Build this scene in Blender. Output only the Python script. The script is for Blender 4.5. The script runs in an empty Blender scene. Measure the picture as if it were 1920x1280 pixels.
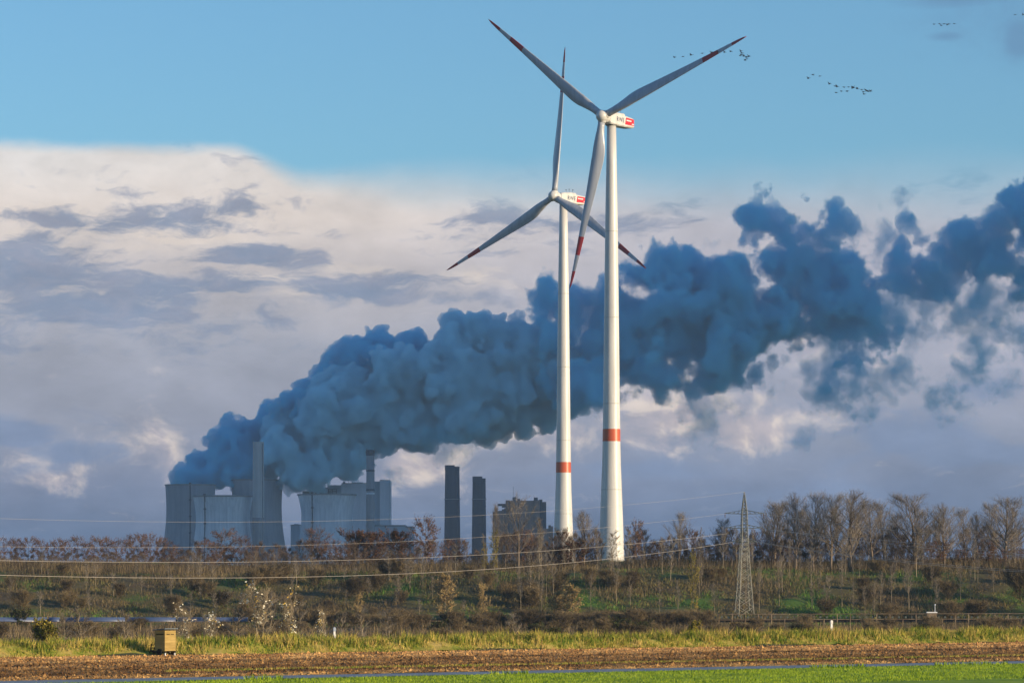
import bpy, math, random
import numpy as np
from mathutils import Vector, Matrix

R = math.radians
rng = np.random.default_rng(7)
random.seed(7)
scene = bpy.context.scene
COL = scene.collection

# ---------------------------------------------------------------- frame of reference
F = 6400.0          # focal length in units of 1/1920 of the picture width
HC = 8.0            # eye height
YH = 1085.0         # row of the true horizon
def P(x, y, d):
    """world point that stands at distance d and is seen in the photograph at x, y"""
    return np.array([(x - 960) / F * d, d, HC - (y - YH) / F * d])

SUN_AZ, SUN_EL = R(117), R(11.0)
SUN_DIR = Vector((math.sin(SUN_AZ) * math.cos(SUN_EL), math.cos(SUN_AZ) * math.cos(SUN_EL), math.sin(SUN_EL)))

def lin(r, g, b):
    f = lambda c: (c / 255 / 12.92) if c / 255 <= 0.04045 else ((c / 255 + 0.055) / 1.055) ** 2.4
    return (f(r), f(g), f(b), 1.0)

# ---------------------------------------------------------------- node helpers
class NT:
    def __init__(self, tree):
        self.t = tree; self.n = tree.nodes; self.l = tree.links
    def node(self, kind, **kw):
        n = self.n.new(kind)
        for k, v in kw.items(): setattr(n, k, v)
        return n
    def put(self, sock, v):
        if isinstance(v, bpy.types.NodeSocket): self.l.new(v, sock)
        elif v is not None: sock.default_value = v
    def m(self, op, a, b=None, c=None, clamp=False):
        n = self.n.new('ShaderNodeMath'); n.operation = op; n.use_clamp = clamp
        self.put(n.inputs[0], a)
        if b is not None: self.put(n.inputs[1], b)
        if c is not None: self.put(n.inputs[2], c)
        return n.outputs[0]
    def add(self, a, b): return self.m('ADD', a, b)
    def sub(self, a, b): return self.m('SUBTRACT', a, b)
    def mul(self, a, b): return self.m('MULTIPLY', a, b)
    def sstep(self, a, b, x):
        n = self.n.new('ShaderNodeMapRange'); n.interpolation_type = 'SMOOTHSTEP'
        self.put(n.inputs['Value'], x); self.put(n.inputs['From Min'], a); self.put(n.inputs['From Max'], b)
        return n.outputs['Result']
    def vec(self, x, y, z=0.0):
        n = self.n.new('ShaderNodeCombineXYZ')
        for s, v in zip(n.inputs, (x, y, z)): self.put(s, v)
        return n.outputs[0]
    def noise(self, v, scale=1.0, detail=4.0, rough=0.55, dist=0.0, lac=2.0):
        n = self.n.new('ShaderNodeTexNoise')
        self.put(n.inputs['Vector'], v)
        n.inputs['Scale'].default_value = scale; n.inputs['Detail'].default_value = detail
        n.inputs['Roughness'].default_value = rough; n.inputs['Distortion'].default_value = dist
        n.inputs['Lacunarity'].default_value = lac
        return n.outputs['Fac']
    def mix(self, f, a, b):
        n = self.n.new('ShaderNodeMix'); n.data_type = 'RGBA'
        self.put(n.inputs[0], f); self.put(n.inputs[6], a); self.put(n.inputs[7], b)
        return n.outputs[2]
    def ramp(self, f, stops):
        n = self.n.new('ShaderNodeValToRGB'); cr = n.color_ramp
        while len(cr.elements) < len(stops): cr.elements.new(0.5)
        for e, (p, c) in zip(cr.elements, stops):
            e.position = p; e.color = c if len(c) == 4 else (*c, 1)
        self.put(n.inputs[0], f)
        return n.outputs[0]
    def gauss(self, U, V, u0, v0, su, sv):
        key = (id(self), U.node.name, U.name, V.node.name, V.name)
        if key not in NT.pairs: NT.pairs[key] = self.vec(U, V, 0.0)
        n = self.n.new('ShaderNodeVectorMath'); n.operation = 'MULTIPLY_ADD'
        self.put(n.inputs[0], NT.pairs[key]); n.inputs[1].default_value = (1/su, 1/sv, 0); n.inputs[2].default_value = (-u0/su, -v0/sv, 0)
        d = self.n.new('ShaderNodeVectorMath'); d.operation = 'DOT_PRODUCT'
        self.put(d.inputs[0], n.outputs[0]); self.put(d.inputs[1], n.outputs[0])
        return self.m('POWER', 0.36788, d.outputs['Value'])
    pairs = {}

def mat(name, color, rough=0.85, spec=0.2, metal=0.0):
    m = bpy.data.materials.new(name); m.use_nodes = True
    b = m.node_tree.nodes['Principled BSDF']
    b.inputs['Base Color'].default_value = (*color[:3], 1)
    b.inputs['Roughness'].default_value = rough
    b.inputs['Specular IOR Level'].default_value = spec
    b.inputs['Metallic'].default_value = metal
    return m

def mat_noise(name, stops, scale=(1, 1, 1), detail=5.0, rough=0.6, island=0.0, surf=0.9, spec=0.15, bump=0.0,
              bump_scale=1.0, local=False):
    """colour ramp driven by noise in object or world space plus a random value for each loose piece"""
    m = mat(name, (0.5, 0.5, 0.5), surf, spec); t = NT(m.node_tree)
    b = m.node_tree.nodes['Principled BSDF']
    if local:
        src = t.node('ShaderNodeTexCoord').outputs['Object']
    else:
        src = t.node('ShaderNodeNewGeometry').outputs['Position']
    mp = t.node('ShaderNodeMapping'); t.put(mp.inputs['Vector'], src); mp.inputs['Scale'].default_value = scale
    f = t.noise(mp.outputs[0], 1.0, detail, rough)
    f = t.m('MULTIPLY_ADD', t.sub(f, 0.5), 1.9, 0.5)
    if island:
        ri = t.node('ShaderNodeNewGeometry').outputs['Random Per Island']
        f = t.add(f, t.mul(t.sub(ri, 0.5), island))
    f = t.m('MAXIMUM', t.m('MINIMUM', f, 1.0), 0.0)
    t.put(b.inputs['Base Color'], t.ramp(f, stops))
    if bump:
        bn = t.node('ShaderNodeBump'); bn.inputs['Strength'].default_value = bump
        bn.inputs['Distance'].default_value = 0.3
        t.put(bn.inputs['Height'], t.noise(src, bump_scale, 6.0, 0.65))
        t.put(b.inputs['Normal'], bn.outputs[0])
    return m

# ---------------------------------------------------------------- mesh helpers
class MB:
    """collects vertices and faces; build() links them as one mesh object"""
    def __init__(self): self.v = []; self.f = []; self.mi = []; self.nv = 0
    def add(self, verts, faces, mi=0):
        verts = np.asarray(verts, float).reshape(-1, 3)
        self.v.append(verts)
        for f in faces: self.f.append(tuple(int(i) + self.nv for i in f)); self.mi.append(mi)
        self.nv += len(verts)
    def box(self, lo, hi, mi=0, M=None):
        (a, b, c), (d, e, f) = lo, hi
        v = np.array([(a,b,c),(d,b,c),(d,e,c),(a,e,c),(a,b,f),(d,b,f),(d,e,f),(a,e,f)], float)
        if M is not None: v = v @ np.array(M)[:3, :3].T + np.array(M)[:3, 3]
        self.add(v, [(0,3,2,1),(4,5,6,7),(0,1,5,4),(1,2,6,5),(2,3,7,6),(3,0,4,7)], mi)
    def tube(self, pts, rad, n=6, mi=0, cap=True):
        pts = np.asarray(pts, float); k = len(pts)
        rad = np.broadcast_to(np.asarray(rad, float), (k,))
        tang = np.gradient(pts, axis=0); tang /= np.linalg.norm(tang, axis=1)[:, None] + 1e-12
        ref = np.array([0, 0, 1.0]) if abs(tang[0][2]) < 0.9 else np.array([1.0, 0, 0])
        rings = []
        ang = np.arange(n) * 2 * math.pi / n
        for p, t, r in zip(pts, tang, rad):
            a = np.cross(ref, t); a /= np.linalg.norm(a) + 1e-12; b = np.cross(t, a)
            rings.append(p + r * (np.cos(ang)[:, None] * a + np.sin(ang)[:, None] * b))
        faces = []
        for i in range(k - 1):
            for j in range(n):
                faces.append((i*n+j, i*n+(j+1)%n, (i+1)*n+(j+1)%n, (i+1)*n+j))
        if cap: faces.append(tuple(range(n))[::-1]); faces.append(tuple((k-1)*n+j for j in range(n)))
        self.add(np.vstack(rings), faces, mi)
    def lathe(self, prof, n=48, mi=0, c=(0, 0), cap=True):
        """prof: list of (radius, z)"""
        ang = np.arange(n) * 2 * math.pi / n
        v = np.vstack([np.c_[c[0] + r*np.cos(ang), c[1] + r*np.sin(ang), np.full(n, z)] for r, z in prof])
        faces = []
        for i in range(len(prof) - 1):
            for j in range(n):
                faces.append((i*n+j, i*n+(j+1)%n, (i+1)*n+(j+1)%n, (i+1)*n+j))
        if cap:
            faces.append(tuple(range(n))[::-1]); faces.append(tuple((len(prof)-1)*n+j for j in range(n)))
        self.add(v, faces, mi)
    def build(self, name, mats, parent=None, smooth=False, loc=None):
        me = bpy.data.meshes.new(name)
        v = np.vstack(self.v) if self.v else np.zeros((0, 3))
        me.from_pydata(v.tolist(), [], self.f)
        if not isinstance(mats, (list, tuple)): mats = [mats]
        for m in mats: me.materials.append(m)
        me.polygons.foreach_set('material_index', self.mi)
        me.polygons.foreach_set('use_smooth', [smooth] * len(self.f))
        me.update()
        return link(name, me, parent, loc)

def link(name, data, parent=None, loc=None):
    o = bpy.data.objects.new(name, data); COL.objects.link(o)
    if parent is not None: o.parent = parent
    if loc is not None: o.location = loc
    return o

def fast_mesh(name, v, tris, mats, mi=None, smooth=False, parent=None):
    """numpy triangles or quads -> mesh object"""
    me = bpy.data.meshes.new(name); k = tris.shape[1]
    me.vertices.add(len(v)); me.vertices.foreach_set('co', np.ascontiguousarray(v, np.float32).ravel())
    me.loops.add(tris.size); me.loops.foreach_set('vertex_index', np.ascontiguousarray(tris, np.int32).ravel())
    me.polygons.add(len(tris))
    me.polygons.foreach_set('loop_start', np.arange(0, tris.size, k, dtype=np.int32))
    if not isinstance(mats, (list, tuple)): mats = [mats]
    for m in mats: me.materials.append(m)
    if mi is not None: me.polygons.foreach_set('material_index', np.asarray(mi, np.int32))
    me.polygons.foreach_set('use_smooth', np.full(len(tris), smooth))
    me.update(calc_edges=True); me.validate()
    return link(name, me, parent)

def tag(o, label, cat, group=None):
    o['label'] = label; o['category'] = cat
    if group: o['group'] = group
    return o
def kind(o, k): o['kind'] = k; return o
def empty(name, loc, rz=0.0):
    o = bpy.data.objects.new(name, None); COL.objects.link(o)
    o.location = loc; o.rotation_euler = (0, 0, rz); o.empty_display_size = 0.5
    return o

# ---------------------------------------------------------------- numpy noise
def lattice_noise(p, scale, seed):
    """value noise in [-1, 1]; p (..., 3)"""
    g = np.random.default_rng(seed).uniform(-1, 1, (64, 64, 64)).astype(np.float32)
    q = p / scale; i = np.floor(q).astype(np.int32); f = (q - i).astype(np.float32)
    f = f * f * (3 - 2 * f); i &= 63; j = (i + 1) & 63
    x0, y0, z0 = i[..., 0], i[..., 1], i[..., 2]; x1, y1, z1 = j[..., 0], j[..., 1], j[..., 2]
    fx, fy, fz = f[..., 0], f[..., 1], f[..., 2]
    a = g[x0,y0,z0]*(1-fx)+g[x1,y0,z0]*fx; b = g[x0,y1,z0]*(1-fx)+g[x1,y1,z0]*fx
    c = g[x0,y0,z1]*(1-fx)+g[x1,y0,z1]*fx; d = g[x0,y1,z1]*(1-fx)+g[x1,y1,z1]*fx
    return (a*(1-fy)+b*fy)*(1-fz)+(c*(1-fy)+d*fy)*fz
def fbm(p, scale, octs, seed, gain=0.5):
    r = 0; a = 1.0
    for k in range(octs):
        r = r + a * lattice_noise(p + 17.3 * k, scale, seed + k); a *= gain; scale *= 0.5
    return r
def noise2(x, y, s, seed):
    return lattice_noise(np.stack([x, y, np.zeros_like(x)], -1), s, seed)

def surface_nets(f, org, h):
    """iso-surface f = 0 (inside f > 0) as quads"""
    ins = f > 0
    n0, n1, n2 = f.shape
    acc = np.zeros((n0-1, n1-1, n2-1, 3), np.float32); cnt = np.zeros((n0-1, n1-1, n2-1), np.float32)
    C = [(a, b, c) for a in (0, 1) for b in (0, 1) for c in (0, 1)]
    sl = lambda a, n: slice(a, n - 1 + a)
    for p in C:
        for ax in range(3):
            if p[ax] == 1: continue
            q = list(p); q[ax] = 1
            A = f[sl(p[0], n0), sl(p[1], n1), sl(p[2], n2)]; B = f[sl(q[0], n0), sl(q[1], n1), sl(q[2], n2)]
            cr = (A > 0) != (B > 0)
            t = np.where(cr, A / np.where(cr, A - B, 1), 0)
            cnt += cr
            for k in range(3):
                acc[..., k] += np.where(cr, p[k] + (t if k == ax else 0), 0)
    act = cnt > 0
    idx = -np.ones(act.shape, np.int64); idx[act] = np.arange(act.sum())
    ijk = np.argwhere(act)
    v = (ijk + acc[act] / cnt[act][:, None]) * h + org
    quads = []
    for ax in range(3):
        b, c = [(1, 2), (2, 0), (0, 1)][ax]
        s0 = [slice(None)] * 3; s1 = [slice(None)] * 3
        s0[ax] = slice(0, f.shape[ax]-1); s1[ax] = slice(1, f.shape[ax])
        A = ins[tuple(s0)]; B = ins[tuple(s1)]
        e = np.argwhere(A != B)
        e = e[(e[:, b] > 0) & (e[:, c] > 0) & (e[:, b] < f.shape[b]-1) & (e[:, c] < f.shape[c]-1)]
        flip = A[tuple(e.T)]
        def at(db, dc):
            g = e.copy(); g[:, b] -= db; g[:, c] -= dc
            return idx[tuple(g.T)]
        q = np.c_[at(1, 1), at(0, 1), at(0, 0), at(1, 0)]
        q[~flip] = q[~flip][:, ::-1]
        quads.append(q)
    q = np.vstack(quads)
    return v, q[(q >= 0).all(1)]

# ---------------------------------------------------------------- terrain
def smooth(a, b, x):
    t = np.clip((x - a) / (b - a), 0, 1); return t * t * (3 - 2 * t)
KQ = 0.73
def zt(x, y):
    x = np.asarray(x, float); y = np.asarray(y, float)
    q = y - KQ * x
    z = 0.95 * smooth(385, 389.5, q) - 4.45 * smooth(393, 420, q)
    hb = 13.0 + 0.8 * smooth(-60, 10, x) + 0.3 * smooth(60, 130, x) + 0.9 * noise2(x, y * 0, 45, 3)
    z = z + hb * smooth(808, 893, y + 7 * noise2(x, y * 0, 60, 5)) * (q > 380)
    z = z + np.clip(y - 893, 0, 230) * 0.015 * (q > 380)
    return z
def zs(x, y): return float(zt(np.array([x]), np.array([y]))[0])

def sheet(name, xs, rows, m, dz=0.0, rough=0.0, rscale=0.4, seed=1):
    """rows: list of functions y(x); a strip of ground between the first and the last"""
    xs = np.asarray(xs); Y = np.array([[r(x) for x in xs] for r in rows]); X = np.broadcast_to(xs, Y.shape)
    Z = zt(X, Y) + dz
    if rough:
        Z = Z + rough * fbm(np.stack([X, Y, X*0], -1), rscale, 3, seed)
    v = np.stack([X, Y, Z], -1).reshape(-1, 3); nr, nc = Y.shape
    a = (np.arange(nr-1)[:, None] * nc + np.arange(nc-1)).ravel()
    q = np.c_[a, a+1, a+nc+1, a+nc]
    return fast_mesh(name, v, q, m, smooth=True)

M = {}
M['green'] = mat_noise('young_crop', [(0.15, (0.15, 0.23, 0.014)), (0.5, (0.25, 0.36, 0.022)), (0.85, (0.36, 0.42, 0.04))],
                       (0.25, 0.25, 1), 6, island=0.55)
M['soil'] = mat_noise('ploughed_soil', [(0.12, (0.075, 0.038, 0.017)), (0.45, (0.31, 0.17, 0.066)), (0.9, (0.55, 0.35, 0.145))],
                      (0.25, 0.1, 1), 7, 0.7, island=0.5, bump=0.8, bump_scale=1.7)
M['asphalt'] = mat_noise('worn_asphalt', [(0.2, (0.16, 0.17, 0.19)), (0.8, (0.24, 0.25, 0.28))], (0.4, 0.4, 1), surf=0.55, spec=0.5)
M['verge'] = mat_noise('dry_grass', [(0.15, (0.07, 0.14, 0.012)), (0.38, (0.25, 0.28, 0.03)), (0.62, (0.46, 0.36, 0.08)), (0.9, (0.60, 0.42, 0.14))],
                       (0.4, 0.3, 0.1), 5, 0.7, island=0.6)
M['brush'] = mat_noise('brown_brush', [(0.15, (0.034, 0.027, 0.020)), (0.5, (0.145, 0.108, 0.062)), (0.9, (0.34, 0.25, 0.125))],
                       (0.06, 0.06, 0.2), 5, 0.65, island=0.7)
M['earth'] = mat_noise('valley_earth', [(0.2, (0.06, 0.04, 0.028)), (0.8, (0.14, 0.10, 0.055))], (0.1, 0.1, 0.1))
M['bank'] = mat_noise('bank_grass', [(0.25, (0.11, 0.078, 0.042)), (0.5, (0.125, 0.11, 0.042)), (0.66, (0.08, 0.15, 0.028)), (0.95, (0.13, 0.21, 0.035))],
                      (0.045, 0.03, 0.03), 6, 0.62, bump=0.6, bump_scale=0.8)
M['bank_tuft'] = mat_noise('bank_grass_tufts', [(0.25, (0.17, 0.125, 0.062)), (0.5, (0.18, 0.155, 0.055)), (0.66, (0.10, 0.20, 0.034)), (0.95, (0.17, 0.27, 0.045))],
                           (0.045, 0.03, 0.03), 6, 0.62, island=0.3)
M['land'] = mat_noise('far_land', [(0.3, (0.06, 0.08, 0.03)), (0.7, (0.13, 0.12, 0.05))], (0.01, 0.01, 0.01))

def soil_bands():
    """strips of drier, paler straw-strewn soil between darker freshly turned ones, along the furrows"""
    t = NT(M['soil'].node_tree); b = M['soil'].node_tree.nodes['Principled BSDF']
    src = b.inputs['Base Color'].links[0].from_socket
    s = t.node('ShaderNodeSeparateXYZ'); pos = t.node('ShaderNodeNewGeometry').outputs['Position']; t.put(s.inputs[0], pos)
    q = t.m('MULTIPLY_ADD', s.outputs[0], -KQ, s.outputs[1])
    q = t.add(q, t.mul(t.sub(t.noise(pos, .05, 5, .6), .5), 9.0))
    f = t.mul(t.sub(q, 290.0), .01)
    band = t.ramp(f, [(.05, (1.25, 1.25, 1.15)), (.16, (1.15, 1.1, 1.0)), (.20, (.52, .48, .45)), (.38, (.58, .54, .5)), (.52, (.95, .9, .85)), (.64, (.62, .58, .55)), (.70, (1.45, 1.4, 1.3)), (.93, (1.6, 1.5, 1.35))])
    m = t.node('ShaderNodeMix', data_type='RGBA', blend_type='MULTIPLY'); m.inputs[0].default_value = 1.0
    t.put(m.inputs[6], src); t.put(m.inputs[7], band); t.put(b.inputs['Base Color'], m.outputs[2])
def qline(q): return lambda x: q + KQ * x
def yline(y): return lambda x: y + 0 * x

def build_ground():
    xs = np.r_[np.linspace(-5500, -300, 14), np.linspace(-250, 250, 51), np.linspace(300, 5500, 14)]
    ys = np.r_[np.linspace(-400, 200, 7), np.linspace(240, 1200, 97), np.linspace(1300, 6600, 20)]
    X, Y = np.meshgrid(xs, ys); Z = zt(X, Y) - 0.35 - np.where((Y > 800) & (Y < 900), 0.6, 0)
    v = np.stack([X, Y, Z], -1).reshape(-1, 3); nc = len(xs)
    a = (np.arange(len(ys)-1)[:, None] * nc + np.arange(nc-1)).ravel()
    kind(fast_mesh('ground', v, np.c_[a, a+1, a+nc+1, a+nc], M['land'], smooth=True), 'structure')
    fx = np.linspace(-140, 150, 146)
    kind(sheet('green_field', fx, [qline(q) for q in np.linspace(180, 287.8, 30)], M['green'], 0, 0.05, 3), 'structure')
    kind(sheet('path', fx, [qline(q) for q in np.linspace(287.8, 296.5, 4)], M['asphalt'], 0.03), 'structure')
    fine = np.arange(-95, 105, 0.3)
    kind(sheet('ploughed_field', fine, [qline(q) for q in np.linspace(296.5, 385.2, 260)], M['soil'], 0, 0.08, 1.1), 'structure')
    kind(sheet('grass_verge', np.linspace(-140, 150, 240), [qline(q) for q in np.linspace(385.2, 402, 26)], M['verge'], 0, 0.2, 2), 'structure')
    rows = []
    for t in np.linspace(0, 1, 40):
        rows.append(lambda x, t=t: (402 + KQ * x) * (1 - t) + 806 * t)
    kind(sheet('valley_floor', np.linspace(-140, 150, 100), rows, M['earth'], 0, 0.15, 4), 'structure')
    kind(sheet('embankment', np.linspace(-240, 240, 200), [yline(y) for y in np.r_[np.linspace(806, 900, 60), np.linspace(905, 1250, 24)]], M['bank'], 0, 0.5, 5), 'structure')
soil_bands()
build_ground()

# ---------------------------------------------------------------- grass and clods
def blades(name, x, y, z, h, w, lean, m, parent=None):
    n = len(x)
    az = rng.uniform(0, 2*math.pi, n); la = rng.uniform(0, 2*math.pi, n); l = np.abs(rng.normal(0, lean, n)) * h
    dx, dy = np.cos(az) * w / 2, np.sin(az) * w / 2
    v = np.empty((n, 3, 3))
    v[:, 0] = np.c_[x - dx, y - dy, z - 0.05]; v[:, 1] = np.c_[x + dx, y + dy, z - 0.05]
    v[:, 2] = np.c_[x + l*np.cos(la), y + l*np.sin(la), z + h]
    return kind(fast_mesh(name, v.reshape(-1, 3), np.arange(3*n).reshape(-1, 3), m), 'stuff')

def scatter_q(n, q0, q1, x0=-95, x1=105):
    x = rng.uniform(x0, x1, n); q = rng.uniform(q0, q1, n); return x, q + KQ * x

def build_cover():
    x, y = scatter_q(130000, 245, 287.6, -70, 80)
    blades('young_crop', x, y, zt(x, y), rng.uniform(0.08, 0.2, len(x)), rng.uniform(0.03, 0.07, len(x)), 0.4, M['green'])
    # weeds along the edge of the path
    x, y = scatter_q(5000, 286.9, 287.9, -70, 80); k = noise2(x, y*0, 5.0, 21) > 0.35
    x, y = x[k], y[k]
    blades('weeds', x, y, zt(x, y), rng.uniform(0.15, 0.5, len(x)), 0.12, 0.5, M['green'])
    # clods of earth
    n = 150000
    x, y = scatter_q(n, 297.5, 385); s = rng.gamma(2.0, 0.022, n) + 0.02
    o = np.array([(1,0,0),(-.5,.87,0),(-.5,-.87,0),(0,0,.9),(0.2,0.1,-.8)])
    v = o[None] * s[:, None, None] * rng.uniform(0.55, 1.45, (n, 5, 3))
    ca = rng.uniform(0, 6.28, n); c, sn = np.cos(ca)[:, None], np.sin(ca)[:, None]
    v = np.stack([v[..., 0]*c - v[..., 1]*sn, v[..., 0]*sn + v[..., 1]*c, v[..., 2]], -1)
    z = zt(x, y) + 0.08 * fbm(np.stack([x, y, x*0], -1), 1.1, 3, 1)
    v += np.c_[x, y, z + 0.2*s][:, None]
    t = np.array([(0,1,3),(1,2,3),(2,0,3),(1,0,4),(2,1,4),(0,2,4)])
    f = (t[None] + 5 * np.arange(n)[:, None, None]).reshape(-1, 3)
    kind(fast_mesh('clods', v.reshape(-1, 3), f, M['soil']), 'stuff')
    # thin line of green growing between two furrows
    x, y = scatter_q(16000, 316, 318.2, -30, 105)
    blades('furrow_grass', x, y, zt(x, y), rng.uniform(0.08, 0.28, len(x)), 0.07, 0.5, M['verge'])
    # tall dry grass of the verge
    x, y = scatter_q(120000, 385, 401, -90, 105)
    q = y - KQ * x
    hh = (0.25 + 0.6 * smooth(385, 389, q)) * (0.85 + 0.75 * noise2(x, y, 1.5, 11)) * rng.uniform(0.4, 1.3, len(x))
    blades('tall_grass', x, y, zt(x, y), np.maximum(hh, .1), rng.uniform(0.05, 0.15, len(x)), 0.55, M['verge'])
    # brushwood on the valley floor
    n = 120000
    x = rng.uniform(-135, 140, n); y = rng.uniform(400, 815, n)
    k = (y - KQ * x > 400); x, y = x[k], y[k]
    k = noise2(x, y, 9.0, 31) > -0.35; x, y = x[k], y[k]
    h = (1.9 + 1.3 * noise2(x, y, 6.0, 33)) * rng.uniform(0.35, 1.1, len(x))
    blades('brushwood', x, y, zt(x, y), h, rng.uniform(0.04, 0.14, len(x)), 0.35, M['brush'])
    # rough growth on the embankment
    n = 110000
    x = rng.uniform(-150, 155, n); y = rng.uniform(812, 925, n)
    h = (0.5 + 0.5 * noise2(x, y, 5.0, 41)) * rng.uniform(0.3, 1.2, n) + 0.1
    blades('bank_grass', x, y, zt(x, y), h, rng.uniform(0.10, 0.3, n), 0.5, M['bank_tuft'])
    n = 190000
    x = rng.uniform(-150, 155, n); y = rng.uniform(815, 985, n)
    k = noise2(x, y, 14.0, 51) + 0.35 * smooth(-20, -110, x) + 0.95 * smooth(846, 888, y) > 0.3; k &= ~((np.abs(x/y*F + 960 - 1147) < 26) & (y > 884) & (rng.uniform(0, 1, n) < .8)); x, y = x[k], y[k]
    h = (1.6 + 1.2 * noise2(x, y, 6.0, 53) + 1.4*smooth(875, 905, y)) * rng.uniform(0.3, 1.1, len(x))
    blades('undergrowth', x, y, zt(x, y), h, rng.uniform(0.05, 0.13, len(x)), 0.3, M['brush'])
build_cover()

# ---------------------------------------------------------------- trees
M['bark'] = mat_noise('bark', [(0.2, (0.10, 0.075, 0.055)), (0.8, (0.24, 0.19, 0.14))], (0.6, 0.6, 0.2))
M['bark_pale'] = mat_noise('pale_bark', [(0.2, (0.22, 0.17, 0.11)), (0.8, (0.46, 0.37, 0.24))], (0.6, 0.6, 0.3))
M['twig'] = mat_noise('twigs', [(0.2, (0.13, 0.107, 0.083)), (0.8, (0.31, 0.26, 0.20))], (0.15, 0.15, 0.15), island=0.5)
M['twig_red'] = mat_noise('reddish_twigs', [(0.2, (0.085, 0.060, 0.045)), (0.8, (0.21, 0.15, 0.105))], (0.12, 0.12, 0.15), island=0.6)
M['twig_dark'] = mat_noise('dark_twigs', [(0.2, (0.045, 0.032, 0.024)), (0.8, (0.12, 0.08, 0.05))], (0.2, 0.2, 0.2), island=0.5)
M['leaf_red'] = mat_noise('russet_leaves', [(0.2, (0.11, 0.05, 0.032)), (0.8, (0.23, 0.11, 0.06))], (0.3, 0.3, 0.3), island=0.8)
M['leaf_gold'] = mat_noise('golden_leaves', [(0.2, (0.30, 0.20, 0.075)), (0.8, (0.56, 0.41, 0.17))], (0.3, 0.3, 0.3), island=0.8)
M['leaf_olive'] = mat_noise('yellow_green_leaves', [(0.2, (0.10, 0.10, 0.02)), (0.6, (0.26, 0.22, 0.035)), (0.9, (0.50, 0.36, 0.04))], (0.3, 0.3, 0.3), island=0.9)
M['leaf_white'] = mat_noise('pale_leaves', [(0.2, (0.80, 0.72, 0.50)), (0.7, (0.85, 0.82, 0.70)), (0.95, (0.75, 0.48, 0.04))], (0.5, 0.5, 0.5), island=1.0)
M['leaf_green'] = mat_noise('dark_green_leaves', [(0.2, (0.022, 0.032, 0.012)), (0.8, (0.075, 0.09, 0.025))], (0.4, 0.4, 0.4), island=0.7)

def rot_about(v, axis, a):
    axis = axis / (np.linalg.norm(axis) + 1e-9)
    return v*math.cos(a) + np.cross(axis, v)*math.sin(a) + axis*np.dot(axis, v)*(1-math.cos(a))

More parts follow.
